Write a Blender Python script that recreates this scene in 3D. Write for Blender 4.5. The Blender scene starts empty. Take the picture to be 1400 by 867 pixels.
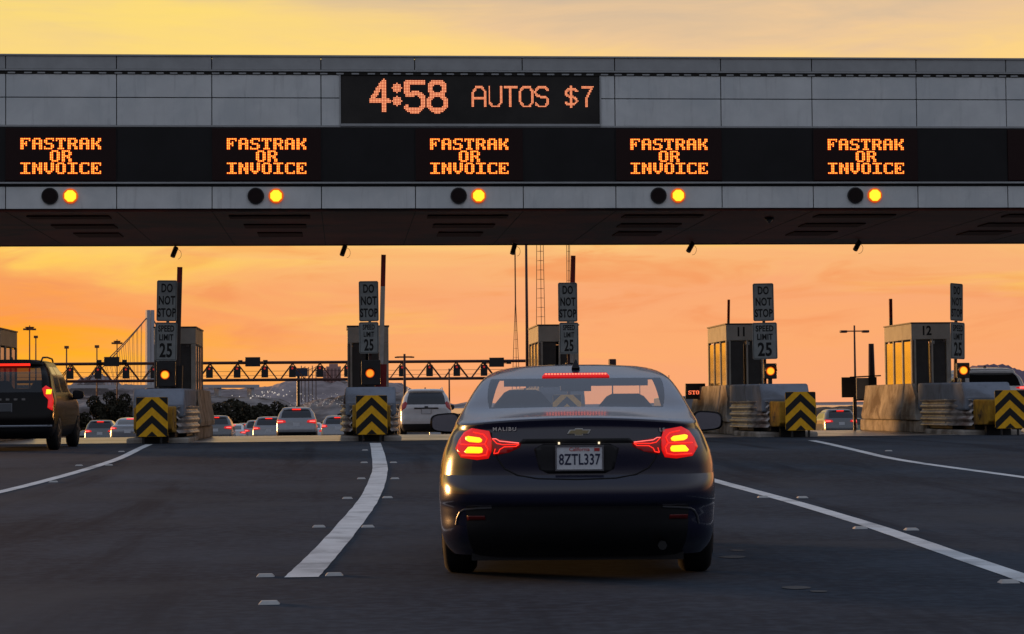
import bpy, bmesh, math, random
import numpy as np
from mathutils import Vector, Matrix
random.seed(7)
R = math.radians
scene = bpy.context.scene
COL = scene.collection

# ------------------------------------------------------------------ camera
FPX = 2900.0                      # focal length in photo pixels (photo is 1400 px wide)
EYE = 1.15
YAW, PITCH, ROLL = R(4.53), math.atan(121.5 / FPX), R(0.5)
cd = bpy.data.cameras.new('camera')
cam = bpy.data.objects.new('camera', cd)
COL.objects.link(cam)
cd.sensor_width = 36.0
cd.lens = 36.0 * FPX / 1400.0
cd.clip_start = 0.2
cd.clip_end = 30000
CAM = (Matrix.Rotation(-YAW, 4, 'Z') @ Matrix.Rotation(math.pi / 2 + PITCH, 4, 'X') @ Matrix.Rotation(-ROLL, 4, 'Z'))
cam.matrix_world = Matrix.Translation((0, 0, EYE)) @ CAM
scene.camera = cam
CM = CAM.to_3x3()
FWD, RGT = Vector((math.sin(YAW), math.cos(YAW))), Vector((math.cos(YAW), -math.sin(YAW)))

# ------------------------------------------------------------------ world
world = bpy.data.worlds.new('World')
scene.world = world
world.use_nodes = True
wt = world.node_tree
for n in list(wt.nodes):
    wt.nodes.remove(n)
SUN_AZ, SUN_EL = R(-47), R(1.6)      # measured from the road direction (+Y), negative is to the left


class NT:
    def __init__(s, t): s.t = t
    def n(s, typ, **kw):
        o = s.t.nodes.new(typ)
        for k, v in kw.items(): setattr(o, k, v)
        return o
    def l(s, a, b): s.t.links.new(a, b)
    def math(s, op, a, b=None, c=None, clamp=False):
        o = s.n('ShaderNodeMath', operation=op, use_clamp=clamp)
        for i, v in enumerate((a, b, c)):
            if v is None: continue
            if hasattr(v, 'links'): s.l(v, o.inputs[i])
            else: o.inputs[i].default_value = v
        return o.outputs[0]
    def mix(s, f, a, b, blend='MIX'):
        o = s.n('ShaderNodeMix', data_type='RGBA', blend_type=blend)
        for i, v in ((0, f), (6, a), (7, b)):
            if hasattr(v, 'links'): s.l(v, o.inputs[i])
            else: o.inputs[i].default_value = v if i == 0 else (*v, 1)[:4]
        return o.outputs[2]
    def ramp(s, f, stops, interp='LINEAR'):
        o = s.n('ShaderNodeValToRGB')
        e = o.color_ramp.elements
        o.color_ramp.interpolation = interp
        while len(e) < len(stops): e.new(0.5)
        for k, (p, c) in enumerate(stops):
            e[k].position = p; e[k].color = (*c, 1)
        s.l(f, o.inputs[0])
        return o.outputs[0]
    def noise(s, vec, scale, detail=4, rough=.5, dist=0):
        o = s.n('ShaderNodeTexNoise')
        o.inputs['Scale'].default_value = scale
        o.inputs['Detail'].default_value = detail
        o.inputs['Roughness'].default_value = rough
        o.inputs['Distortion'].default_value = dist
        if vec is not None: s.l(vec, o.inputs['Vector'])
        return o.outputs[0]
    def smooth(s, v, a, b):
        o = s.n('ShaderNodeMapRange', interpolation_type='SMOOTHSTEP')
        o.inputs[1].default_value = a; o.inputs[2].default_value = b
        s.l(v, o.inputs[0])
        return o.outputs[0]


def srgb(r, g, b):
    f = lambda c: (c / 255 / 12.92) if c <= 10 else ((c / 255 + .055) / 1.055) ** 2.4
    return (f(r), f(g), f(b))


W = NT(wt)
tc = W.n('ShaderNodeTexCoord')
sep = W.n('ShaderNodeSeparateXYZ'); W.l(tc.outputs['Generated'], sep.inputs[0])
gx, gy, gz_ = sep.outputs
az = W.math('ARCTAN2', gx, gy)                       # 0 = straight up the road, radians
azs = W.math('ADD', az, 0.0)
# cloud field: streaks that are long along the horizon and tilt slightly
cv = W.n('ShaderNodeCombineXYZ')
W.l(W.math('MULTIPLY', az, 3.0), cv.inputs[0])
W.l(W.math('MULTIPLY', W.math('ADD', gz_, W.math('MULTIPLY', az, .045)), 26.0), cv.inputs[1])
n1 = W.noise(cv.outputs[0], 1.25, 5, .55, .6)
cv2 = W.n('ShaderNodeCombineXYZ')
W.l(W.math('MULTIPLY', az, 9.0), cv2.inputs[0])
W.l(W.math('MULTIPLY', W.math('SUBTRACT', gz_, W.math('MULTIPLY', az, .05)), 42.0), cv2.inputs[1])
n2 = W.noise(cv2.outputs[0], 1.3, 4, .6, 1.0)
warp = W.math('MULTIPLY', W.math('SUBTRACT', n1, .5), .055)
warp2 = W.math('MULTIPLY', W.math('SUBTRACT', n2, .5), .034)
el = W.math('ADD', W.math('ADD', gz_, warp), warp2)
e5 = W.math('MULTIPLY', el, 2.0)                     # ramp position = 2 * sin(elevation)
left = W.ramp(e5, [(0.0, srgb(250, 160, 20)), (.03, srgb(255, 178, 8)), (.06, srgb(255, 165, 22)), (.085, srgb(252, 150, 62)),
                   (.125, srgb(251, 166, 84)), (.148, srgb(254, 208, 92)), (.20, srgb(254, 218, 128)), (.36, srgb(255, 222, 114)),
                   (.41, srgb(242, 208, 140)), (.48, srgb(176, 174, 172)), (.6, srgb(140, 152, 174)), (1.0, srgb(120, 138, 170))])
right = W.ramp(e5, [(0.0, srgb(250, 166, 118)), (.05, srgb(252, 171, 112)), (.10, srgb(249, 169, 116)), (.14, srgb(250, 186, 120)),
                    (.165, srgb(254, 212, 128)), (.22, srgb(252, 214, 146)), (.31, srgb(254, 212, 134)), (.35, srgb(236, 198, 152)),
                    (.40, srgb(200, 180, 158)), (.47, srgb(150, 153, 166)), (.6, srgb(134, 148, 172)), (1.0, srgb(118, 136, 170))])
f_az = W.smooth(W.math('ADD', az, W.math('MULTIPLY', W.math('SUBTRACT', n1, .5), .5)), -.26, .09)
west = W.mix(f_az, left, right)
# dusky pink-orange bands and thin gold streaks inside the sunset
band = W.smooth(n2, .46, .70)
inb = W.math('MULTIPLY', W.smooth(gz_, .012, .05), W.math('SUBTRACT', 1.0, W.smooth(gz_, .075, .115)))
west = W.mix(W.math('MULTIPLY', W.math('MULTIPLY', band, inb), .75), west, srgb(244, 150, 92))
gold = W.smooth(n1, .50, .68)
west = W.mix(W.math('MULTIPLY', W.math('MULTIPLY', gold, inb), .85), west, srgb(255, 208, 84))
east = W.ramp(W.math('MULTIPLY', gz_, 1.0, clamp=True), [(0.0, srgb(58, 56, 66)), (.10, srgb(92, 90, 104)), (.22, srgb(158, 158, 166)), (.4, srgb(186, 190, 202)), (1.0, srgb(142, 156, 182))])
dotw = W.math('ADD', W.math('MULTIPLY', gx, -.34), W.math('MULTIPLY', gy, .94))
f_w = W.smooth(dotw, -.25, .85)
high = W.smooth(gz_, .25, .75)
f_w = W.math('MULTIPLY', f_w, W.math('SUBTRACT', 1.0, high))
sky = W.mix(f_w, east, west)
gnd = W.smooth(gz_, -.06, -.0)
sky = W.mix(gnd, (.03, .03, .03), sky)
bg = W.n('ShaderNodeBackground'); W.l(sky, bg.inputs[0]); bg.inputs[1].default_value = 1.0
nish = W.n('ShaderNodeTexSky', sky_type='NISHITA', sun_disc=False)
nish.sun_elevation = SUN_EL
nish.sun_rotation = SUN_AZ
bg2 = W.n('ShaderNodeBackground'); W.l(nish.outputs[0], bg2.inputs[0]); bg2.inputs[1].default_value = .004
ad = W.n('ShaderNodeAddShader'); W.l(bg.outputs[0], ad.inputs[0]); W.l(bg2.outputs[0], ad.inputs[1])
wo = W.n('ShaderNodeOutputWorld'); W.l(ad.outputs[0], wo.inputs[0])

sl = bpy.data.lights.new('sun', 'SUN')
sl.energy = 6.0
sl.color = (1.0, .50, .18)
sl.angle = R(10.0)
sun = bpy.data.objects.new('sun', sl)
COL.objects.link(sun)
sd = Vector((math.sin(SUN_AZ) * math.cos(SUN_EL), math.cos(SUN_AZ) * math.cos(SUN_EL), math.sin(SUN_EL)))
sun.rotation_euler = sd.to_track_quat('Z', 'Y').to_euler()

scene.view_settings.view_transform = 'Standard'
scene.view_settings.look = 'None'
scene.view_settings.exposure = 0
scene.view_settings.gamma = 1
scene.render.engine = 'CYCLES'
scene.cycles.max_bounces = 6
scene.cycles.transparent_max_bounces = 12

# ------------------------------------------------------------------ materials
MATS = {}


def mat(name, col, rough=.6, metal=0, spec=.4, var=.12, scale=6, bump=0, coat=0, emit=None, es=0, col2=None, c2=(.45, .65), fine=0):
    if name in MATS: return MATS[name]
    m = bpy.data.materials.new(name); m.use_nodes = True
    t = NT(m.node_tree)
    b = m.node_tree.nodes['Principled BSDF']
    geo = t.n('ShaderNodeTexCoord').outputs['Object']
    nz = t.noise(geo, scale, 5, .6)
    lo = tuple(max(0, c * (1 - var)) for c in col); hi = tuple(min(1, c * (1 + var)) for c in col)
    c = t.mix(t.smooth(nz, .3, .7), lo, hi)
    if col2:
        nz2 = t.noise(geo, scale * .45, 6, .65, .4)
        c = t.mix(t.smooth(nz2, *c2), c, col2)
    if fine:
        nf = t.noise(geo, scale * 40, 2, .6)
        c = t.mix(t.math('MULTIPLY', t.smooth(nf, .35, .7), fine), c, tuple(min(1, v * 2.2) for v in col))
    t.l(c, b.inputs['Base Color'])
    b.inputs['Roughness'].default_value = rough
    b.inputs['Metallic'].default_value = metal
    b.inputs['Specular IOR Level'].default_value = spec
    if coat:
        b.inputs['Coat Weight'].default_value = coat; b.inputs['Coat Roughness'].default_value = .06
    if bump:
        bn = t.n('ShaderNodeBump'); bn.inputs['Strength'].default_value = bump; bn.inputs['Distance'].default_value = .02
        t.l(t.noise(geo, scale * 6, 5, .65), bn.inputs['Height']); t.l(bn.outputs[0], b.inputs['Normal'])
    if emit:
        b.inputs['Emission Color'].default_value = (*emit, 1); b.inputs['Emission Strength'].default_value = es
    MATS[name] = m
    return m


def glass_mat(name, tint, refl=.06, body=(.02, .02, .02), clear=.7):
    m = bpy.data.materials.new(name); m.use_nodes = True
    t = NT(m.node_tree)
    for n in list(m.node_tree.nodes): m.node_tree.nodes.remove(n)
    tr = t.n('ShaderNodeBsdfTransparent'); tr.inputs[0].default_value = (*tint, 1)
    gl = t.n('ShaderNodeBsdfGlossy'); gl.inputs['Roughness'].default_value = .03; gl.inputs[0].default_value = (1, 1, 1, 1)
    df = t.n('ShaderNodeBsdfDiffuse'); df.inputs[0].default_value = (*body, 1)
    ge = t.n('ShaderNodeNewGeometry'); dt = t.n('ShaderNodeVectorMath', operation='DOT_PRODUCT'); t.l(ge.outputs['Normal'], dt.inputs[0]); t.l(ge.outputs['Incoming'], dt.inputs[1])
    fr = t.math('ADD', .04, t.math('MULTIPLY', refl, t.math('POWER', t.math('SUBTRACT', 1.0, t.math('ABSOLUTE', dt.outputs['Value'])), 4.0)))
    mx = t.n('ShaderNodeMixShader'); mx.inputs[0].default_value = clear
    t.l(df.outputs[0], mx.inputs[1]); t.l(tr.outputs[0], mx.inputs[2])
    m2 = t.n('ShaderNodeMixShader'); t.l(fr, m2.inputs[0])
    t.l(mx.outputs[0], m2.inputs[1]); t.l(gl.outputs[0], m2.inputs[2])
    o = t.n('ShaderNodeOutputMaterial'); t.l(m2.outputs[0], o.inputs[0])
    MATS[name] = m
    return m


mat('asphalt', (.038, .048, .062), 1.0, spec=.04, var=.32, scale=.22, bump=.15, col2=(.024, .029, .039), fine=.25)
def wear_asphalt():
    m = MATS['asphalt']; t = NT(m.node_tree); b = m.node_tree.nodes['Principled BSDF']
    src = b.inputs['Base Color'].links[0].from_socket
    mp = t.n('ShaderNodeMapping'); mp.inputs['Scale'].default_value = (1.1, .07, 1); t.l(t.n('ShaderNodeTexCoord').outputs['Object'], mp.inputs[0])
    streak = t.smooth(t.noise(mp.outputs[0], 1.0, 5, .6, .5), .50, .70)
    blot = t.smooth(t.noise(t.n('ShaderNodeTexCoord').outputs['Object'], .16, 4, .6, .8), .48, .66)
    c = t.mix(t.math('MULTIPLY', streak, .75), src, (.016, .021, .030))
    c = t.mix(t.math('MULTIPLY', blot, .75), c, (.056, .064, .074))
    t.l(c, b.inputs['Base Color'])
wear_asphalt()
def streak_panels():
    m = MATS['cladding']; t = NT(m.node_tree); b = m.node_tree.nodes['Principled BSDF']
    src = b.inputs['Base Color'].links[0].from_socket
    mp = t.n('ShaderNodeMapping'); mp.inputs['Scale'].default_value = (5, 1, .5); t.l(t.n('ShaderNodeTexCoord').outputs['Object'], mp.inputs[0])
    st = t.smooth(t.noise(mp.outputs[0], 1.2, 5, .65, .2), .52, .75)
    t.l(t.mix(t.math('MULTIPLY', st, .35), src, (.30, .31, .31)), b.inputs['Base Color'])
mat('road_paint', (.56, .59, .60), .75, spec=.2, var=.10, scale=3, col2=(.24, .26, .27), c2=(.46, .72), fine=.15)
mat('apron_concrete', (.40, .37, .33), .30, spec=.6, var=.35, scale=1.1, col2=(.07, .065, .06), c2=(.42, .58))
mat('dirt', (.05, .047, .045), 1, spec=.02, var=.3, scale=.05)
mat('bay_water', (.10, .09, .10), .15, spec=.6, var=.1, scale=.05, bump=.3)
mat('cladding', (.62, .64, .63), .48, metal=.0, spec=.4, var=.07, scale=1.3, col2=(.54, .57, .57), fine=.05)
streak_panels()
mat('coping_metal', (.33, .34, .34), .45, spec=.4, var=.08, scale=2)
mat('seam_black', (.012, .012, .013), .7, spec=.2)
mat('gutter_black', (.02, .018, .015), .6, spec=.2)
mat('led_black', (.006, .006, .007), .42, spec=.25, var=.3, scale=1)
mat('vent_brown', (.034, .010, .007), .7, spec=.1)
mat('soffit', (.085, .019, .011), .6, spec=.2, var=.35, scale=.5, col2=(.022, .010, .008), c2=(.45, .6))  # red brake-light reflection is put into this base colour
mat('led_core', (.3, .1, .02), .5, emit=(1, .50, .06), es=2.0)
mat('led_halo', (.1, .01, .005), .5, emit=(1, .05, .006), es=1.15)  # red camera halo around each dot, put into an emissive colour
mat('led_face', (.004, .003, .003), .5, spec=.2, emit=(1, .03, .01), es=.002)
mat('led_orange', (.3, .1, .02), .5, emit=(1, .42, .20), es=1.3)
mat('led_orange_halo', (.1, .01, .005), .5, emit=(.9, .10, .04), es=.42)  # same painted halo for the price display dots
mat('amber_lit', (.5, .3, .02), .4, emit=(1, .58, .02), es=1.6)
mat('amber_ring', (.3, .08, .01), .4, emit=(1, .12, .005), es=.6)
mat('amber_soft', (.5, .2, .02), .4, emit=(1, .30, .02), es=1.15)
mat('lens_dark', (.010, .004, .004), .5, spec=.15)
mat('concrete', (.34, .31, .27), .9, spec=.2, var=.28, scale=2.2, bump=.5, col2=(.14, .11, .085), c2=(.44, .66))
mat('concrete_blue', (.20, .23, .28), .85, spec=.2, var=.15, scale=2.2, bump=.2, col2=(.13, .14, .16), c2=(.5, .7))
mat('booth_panel', (.30, .29, .26), .6, spec=.3, var=.12, scale=2, col2=(.20, .19, .16), c2=(.5, .7))
mat('booth_dark', (.035, .034, .034), .6, spec=.3)
mat('galv_steel', (.36, .33, .31), .45, metal=.6, spec=.5, var=.3, scale=3, col2=(.16, .11, .09), c2=(.48, .7))
mat('hazard_yellow', (.82, .42, .01), .6, spec=.3, var=.12, scale=6, col2=(.55, .28, .02), c2=(.62, .75))
mat('hazard_black', (.012, .012, .012), .6, spec=.3)
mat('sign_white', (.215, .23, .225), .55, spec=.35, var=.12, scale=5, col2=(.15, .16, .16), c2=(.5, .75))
mat('sign_back', (.18, .18, .18), .6, spec=.3)
mat('letter_black', (.012, .012, .012), .6, spec=.2)
mat('black_metal', (.016, .016, .017), .5, spec=.35)
mat('dark_steel', (.055, .045, .045), .55, spec=.35)
mat('arm_red', (.20, .012, .012), .5, spec=.3)
mat('arm_white', (.45, .44, .42), .5, spec=.3)
mat('rubber', (.012, .012, .012), .8, spec=.2)
mat('wheel_rim', (.25, .25, .26), .35, metal=.8)
mat('trim_black', (.010, .010, .011), .55, spec=.3)
mat('paint_navy', (.010, .010, .026), .22, spec=.3, var=.05, scale=1, coat=.6)
mat('paint_black', (.006, .005, .005), .26, spec=.06, var=.05, coat=.14)
mat('paint_white', (.60, .60, .60), .28, spec=.5, var=.04, coat=.8)
mat('paint_silver', (.22, .23, .25), .3, metal=.4, spec=.5, var=.04, coat=.8)
mat('paint_grey', (.10, .11, .12), .3, metal=.3, spec=.5, var=.04, coat=.8)
mat('paint_green', (.10, .14, .10), .3, metal=.2, spec=.5, var=.04, coat=.8)
mat('cabin_dark', (.014, .016, .019), .8, spec=.2)
mat('lamp_red', (.25, .004, .004), .12, spec=.6, emit=(1, .006, .004), es=.55)
mat('lamp_red_dim', (.12, .004, .004), .12, spec=.6, emit=(1, .006, .004), es=.06)
mat('lamp_red_bright', (.4, .01, .01), .3, emit=(1, .025, .012), es=1.5)
mat('lamp_pink', (.4, .05, .05), .3, emit=(1, .14, .12), es=1.7)
mat('lamp_yellow', (.5, .4, .02), .3, emit=(1, .70, .012), es=1.35)
mat('badge_metal', (.55, .54, .50), .45, metal=.25, var=0)
mat('chrome', (.55, .55, .55), .15, metal=1)
mat('plate_white', (.55, .57, .60), .5, spec=.3, var=.08, scale=30)
mat('plate_blue', (.012, .016, .05), .5)
mat('plate_red', (.45, .03, .03), .5)
mat('hill_haze_grey', (.26, .22, .22), .95, spec=.1, var=.35, scale=.012, col2=(.08, .065, .06), c2=(.48, .6))  # distance haze is put into the pale base colour
mat('hill_haze_purple', (.16, .12, .16), 1, spec=.05, var=.1, scale=.0006)  # purple of the distance haze, put into the base colour
mat('bank_grey', (.19, .17, .165), .95, spec=.1, var=.4, scale=.09, col2=(.07, .055, .05), c2=(.46, .6))
mat('foliage', (.028, .025, .016), .9, spec=.15, var=.5, scale=.8)
mat('bark', (.05, .04, .03), .9, spec=.1)
mat('bridge_white', (.42, .41, .42), .7, spec=.2)
mat('cable_grey', (.16, .13, .12), .7, spec=.2)
mat('truss_steel', (.085, .034, .028), .6, spec=.3)
mat('pole_steel', (.050, .022, .022), .6, spec=.3)
mat('tower_paint', (.20, .09, .05), .6, spec=.2)
mat('city_wall', (.42, .26, .24), .8, spec=.2, var=.1, scale=.02)
mat('blue_panel', (.03, .045, .08), .5, spec=.3)
mat('city_glow', (.3, .3, .3), .5, emit=(1, .86, .72), es=.55)
mat('light_warm', (.3, .3, .3), .5, emit=(1, .9, .75), es=2.0)
glass_mat('glass_clear', (.92, .94, .96), refl=.5, body=(.06, .07, .08), clear=.90)
glass_mat('glass_shield', (.97, .97, .97), refl=.1, body=(.03, .03, .03), clear=.97)
glass_mat('glass_tint', (.55, .55, .55), refl=.5, body=(.008, .008, .008), clear=.25)
mat('glass_dark', (.010, .010, .011), .08, spec=.7, var=0)
mat('glass_sunset_tint', (.98, .84, .58), .10, spec=1.0, metal=.9, var=0, bump=.0)  # golden sky reflection is put into the tint of these panes


# ------------------------------------------------------------------ mesh helpers
class MB:
    def __init__(s): s.v = []; s.f = []
    def add(s, vs, fs):
        o = len(s.v); s.v += [tuple(v) for v in vs]; s.f += [tuple(i + o for i in f) for f in fs]; return s
    def box(s, x0, x1, y0, y1, z0, z1):
        return s.add([(x0, y0, z0), (x1, y0, z0), (x1, y1, z0), (x0, y1, z0), (x0, y0, z1), (x1, y0, z1), (x1, y1, z1), (x0, y1, z1)],
                     [(3, 2, 1, 0), (4, 5, 6, 7), (0, 1, 5, 4), (1, 2, 6, 5), (2, 3, 7, 6), (3, 0, 4, 7)])
    def tube(s, p0, p1, r0, r1=None, n=8):
        r1 = r0 if r1 is None else r1
        a, b = Vector(p0), Vector(p1); d = (b - a).normalized()
        u = d.orthogonal().normalized(); w = d.cross(u)
        vs = [a + (u * math.cos(t) + w * math.sin(t)) * r0 for t in [2 * math.pi * i / n for i in range(n)]]
        vs += [b + (u * math.cos(t) + w * math.sin(t)) * r1 for t in [2 * math.pi * i / n for i in range(n)]]
        fs = [(i, (i + 1) % n, n + (i + 1) % n, n + i) for i in range(n)] + [tuple(range(n))[::-1], tuple(range(n, 2 * n))]
        return s.add(vs, fs)
    def path(s, pts, r, n=6):
        for a, b in zip(pts, pts[1:]): s.tube(a, b, r, r, n)
        return s
    def prism(s, poly, y0, y1):                     # polygon in x,z extruded along y
        n = len(poly)
        return s.add([(x, y0, z) for x, z in poly] + [(x, y1, z) for x, z in poly],
                     [tuple(range(n)), tuple(range(n, 2 * n))[::-1]] + [(i, n + i, n + (i + 1) % n, (i + 1) % n) for i in range(n)])
    def prism_x(s, poly, x0, x1):                   # polygon in y,z extruded along x
        n = len(poly)
        return s.add([(x0, y, z) for y, z in poly] + [(x1, y, z) for y, z in poly],
                     [tuple(range(n)), tuple(range(n, 2 * n))[::-1]] + [(i, n + i, n + (i + 1) % n, (i + 1) % n) for i in range(n)])
    def build(s, name, m, parent=None, smooth=False, bevel=0, seg=2, solid=0):
        me = bpy.data.meshes.new(name); me.from_pydata(s.v, [], s.f); me.update()
        bm = bmesh.new(); bm.from_mesh(me)
        if not solid: bmesh.ops.recalc_face_normals(bm, faces=bm.faces)
        bm.to_mesh(me); bm.free()
        return link(name, me, m, parent, smooth, bevel, seg, solid)


def link(name, me, m, parent=None, smooth=False, bevel=0, seg=2, solid=0):
    o = bpy.data.objects.new(name, me); COL.objects.link(o)
    me.materials.append(MATS[m] if isinstance(m, str) else m)
    if smooth:
        for p in me.polygons: p.use_smooth = True
    if parent: o.parent = parent
    if solid:
        md = o.modifiers.new('thickness', 'SOLIDIFY'); md.thickness = solid; md.offset = -1
    if bevel:
        md = o.modifiers.new('edge', 'BEVEL'); md.width = bevel; md.segments = seg; md.limit_method = 'ANGLE'; md.angle_limit = R(35)
    return o


def tag(o, label=None, cat=None, group=None, kind=None):
    if label: o['label'] = label
    if cat: o['category'] = cat
    if group: o['group'] = group
    if kind: o['kind'] = kind
    return o


def empty(name, loc=(0, 0, 0), rz=0):
    o = bpy.data.objects.new(name, None); COL.objects.link(o); o.location = loc; o.rotation_euler = (0, 0, rz)
    o.empty_display_size = .2
    return o


def copy_tree(o, parent=None):
    c = o.copy(); COL.objects.link(c)
    if parent: c.parent = parent
    for ch in list(o.children): copy_tree(ch, c)
    return c


def text_mesh(lines, lead, size, boldness=0.0, xs=1.0, spacing=1.0):
    """lettering as one flat mesh in the x,z plane, facing -y, centred on the origin"""
    V, F = [], []
    if not isinstance(size, (list, tuple)): size = [size] * len(lines)
    for k, ln in enumerate(lines):
        cu = bpy.data.curves.new('lettering', 'FONT'); cu.body = ln; cu.size = size[k]; cu.align_x = 'CENTER'; cu.align_y = 'CENTER'
        cu.offset = boldness * size[k]; cu.space_character = spacing; cu.resolution_u = 3
        ob = bpy.data.objects.new('lettering', cu); COL.objects.link(ob)
        dg = bpy.context.evaluated_depsgraph_get(); me = bpy.data.meshes.new_from_object(ob.evaluated_get(dg))
        zc = lead[k]; off = len(V)
        V += [(v.co.x * xs, 0, v.co.y + zc) for v in me.vertices]
        F += [tuple(i + off for i in p.vertices) for p in me.polygons]
        bpy.data.objects.remove(ob); bpy.data.curves.remove(cu); bpy.data.meshes.remove(me)
    mb = MB(); mb.add(V, F); return mb


def ground_z(y):
    def ss(t): t = max(0, min(1, t)); return t * t * (3 - 2 * t)
    z = .35 * ss((y - 14) / 33)
    if y > 60: z -= .0215 * (y - 60) * ss((y - 60) / 8)
    return max(z, -2.35 + 0 * y) if y < 190 else -2.35


def at(px, py, depth):
    """world point seen at photo pixel px,py at this depth along the camera axis"""
    d = CM @ Vector(((px - 700) / FPX, -(py - 433.5) / FPX, -1))
    return Vector((0, 0, EYE)) + d * depth


def on_ground(px, py, lift=0):
    d = CM @ Vector(((px - 700) / FPX, -(py - 433.5) / FPX, -1))
    t = 5.0; prev = t
    while t < 3000:
        p = Vector((0, 0, EYE)) + d * t
        if p.z <= ground_z(p.y):
            a, b = prev, t
            for _ in range(30):
                m = (a + b) / 2; p = Vector((0, 0, EYE)) + d * m
                if p.z <= ground_z(p.y): b = m
                else: a = m
            return Vector((p.x, p.y, ground_z(p.y) + lift))
        prev = t; t *= 1.01
    return Vector((0, 0, EYE)) + d * 60


# ------------------------------------------------------------------ ground, road, water
def sheet(name, m, x0, x1, ys, lift, nx=1):
    mb = MB(); xs = [x0 + (x1 - x0) * i / nx for i in range(nx + 1)]
    vs = [(x, y, ground_z(y) + lift) for y in ys for x in xs]
    fs = [(j * (nx + 1) + i, j * (nx + 1) + i + 1, (j + 1) * (nx + 1) + i + 1, (j + 1) * (nx + 1) + i) for j in range(len(ys) - 1) for i in range(nx)]
    mb.add(vs, fs)
    o = mb.build(name, m); tag(o, kind='structure'); return o


def yr(a, b, st): return [a + st * i for i in range(int(round((b - a) / st)) + 1)]


GY = [-400, -100, -20] + yr(10, 160, 1) + [200, 300, 500, 900, 2000, 5000, 12000]
sheet('ground', 'dirt', -12000, 12000, GY, -.02)
sheet('road', 'asphalt', -45, 45, [-40, -20, 0] + yr(10, 50, 1) + [50.8], 0)
sheet('concrete_apron', 'apron_concrete', -45, 45, yr(50.8, 78.8, 1), 0)
sheet('freeway_road', 'asphalt', -30, 45, yr(78.8, 159.8, 1) + [200, 400, 900], 0)
w = MB(); w.add([(-12000, 1000, -2.3), (12000, 1000, -2.3), (12000, 11500, -2.3), (-12000, 11500, -2.3)], [(0, 1, 2, 3)])
tag(w.build('bay_water', 'bay_water'), kind='structure')


def stripe(pts, width):
    P = [on_ground(*p) for p in pts]
    # densify with catmull-rom
    Q = []
    for i in range(len(P) - 1):
        p0, p1, p2, p3 = P[max(0, i - 1)], P[i], P[i + 1], P[min(len(P) - 1, i + 2)]
        for k in range(8):
            t = k / 8
            Q.append(.5 * ((2 * p1) + (p2 - p0) * t + (2 * p0 - 5 * p1 + 4 * p2 - p3) * t * t + (3 * p1 - p0 - 3 * p2 + p3) * t ** 3))
    Q.append(P[-1])
    mb = MB(); vs = []
    for i, q in enumerate(Q):
        d = (Q[min(i + 1, len(Q) - 1)] - Q[max(i - 1, 0)]); d.z = 0; d.normalize(); n = Vector((-d.y, d.x, 0))
        if i == 0 or i == len(Q) - 1: n = Vector((-1, 0, 0)) if abs(n.x) > .6 else n
        jit = 1 + random.uniform(-.04, .04)
        for sgn in (1, -1):
            p = q + n * width / 2 * sgn * jit; vs.append((p.x, p.y, ground_z(p.y) + .005))
    mb.add(vs, [(2 * i, 2 * i + 1, 2 * i + 3, 2 * i + 2) for i in range(len(Q) - 1)])
    tag(mb.build('lane_line', 'road_paint'), kind='structure')


stripe([(412, 790), (441, 760), (476, 720), (506, 680), (518, 650), (519, 633), (513, 606)], .235)
stripe([(-60, 686), (0, 673), (64, 657), (129, 638.5), (171, 623.5), (204, 608)], .16)
stripe([(1460, 812), (1400, 791), (1303, 758), (1239, 735.5), (1175, 714), (1078, 685), (972, 656), (880, 630), (812, 606)], .18)
stripe([(1470, 664), (1400, 653), (1239, 630.5), (1175, 617), (1110, 602.5)], .17)

mk = MB(); mk.add([(-.062, -.05, 0), (.062, -.05, 0), (.062, .05, 0), (-.062, .05, 0), (-.045, -.03, .02), (.045, -.03, .02), (.045, .03, .02), (-.045, .03, .02)],
                  [(4, 5, 6, 7), (0, 1, 5, 4), (1, 2, 6, 5), (2, 3, 7, 6), (3, 0, 4, 7)])
mark0 = None
MK = [((363, 788.5), 'beside the lower end of the short curved white line', 'left'), ((457, 787), 'right of the cut end of the curved line', ''),
      ((368, 826), 'nearest the camera, alone below the curved line', ''), ((436, 721), 'second pair up, left of the curved line', ''),
      ((503, 721), 'second pair up, right of the curved line', ''), ((475, 682), 'third pair up, left of the curved line', ''), ((530, 681), 'third pair up, right of the curved line', ''),
      ((494, 655), 'fourth pair up, left of the curved line', ''), ((540, 655), 'fourth pair up, right of the curved line', ''), ((498, 633), 'fifth pair up, left of the curved line', ''),
      ((538, 633), 'fifth pair up, right of the curved line', ''), ((499, 616), 'farthest up the curved line, before the chevron board', ''),
      ((73, 659.5), 'below the long line beside the black SUV, nearest one', ''), ((149, 636.5), 'below the long line beside the black SUV, middle one', ''), ((108, 637), 'above the long line beside the black SUV', ''),
      ((166, 618), 'above the long line near the leftmost chevron board', ''), ((1043, 680.5), 'below the diagonal line, next to the navy sedan', ''),
      ((1097, 681), 'above the diagonal line, first one out from the sedan', ''), ((1176, 723), 'below the diagonal line, second one out from the sedan', ''),
      ((1246, 725), 'above the diagonal line, second one out from the sedan', ''), ((1379, 797), 'below the diagonal line at the edge of the picture', ''),
      ((1215, 617), 'beside the farther white line on the right', '')]
for (p, txt, _) in MK:
    if mark0 is None: mark0 = o = mk.build('road_marker', mat('marker_white', (.34, .34, .33), .6), bevel=.004)
    else: o = copy_tree(mark0)
    o.location = on_ground(*p, .001)
    tag(o, 'white raised road marker ' + txt, 'road marker', 'raised markers along the lane lines')
wear = MB()
for (px, py, s_) in [(1008, 753, .5), (1002, 762, .9), (1087, 804, .8), (1119, 809, .5)]:
    c = on_ground(px, py); poly = [(c.x + s_ * .10 * (1 + .3 * random.random()) * math.cos(a), c.y + s_ * .12 * (1 + .4 * random.random()) * math.sin(a), ground_z(c.y) + .004) for a in [i * math.pi / 5 for i in range(10)]]
    wear.add(poly, [tuple(range(10))])
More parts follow.
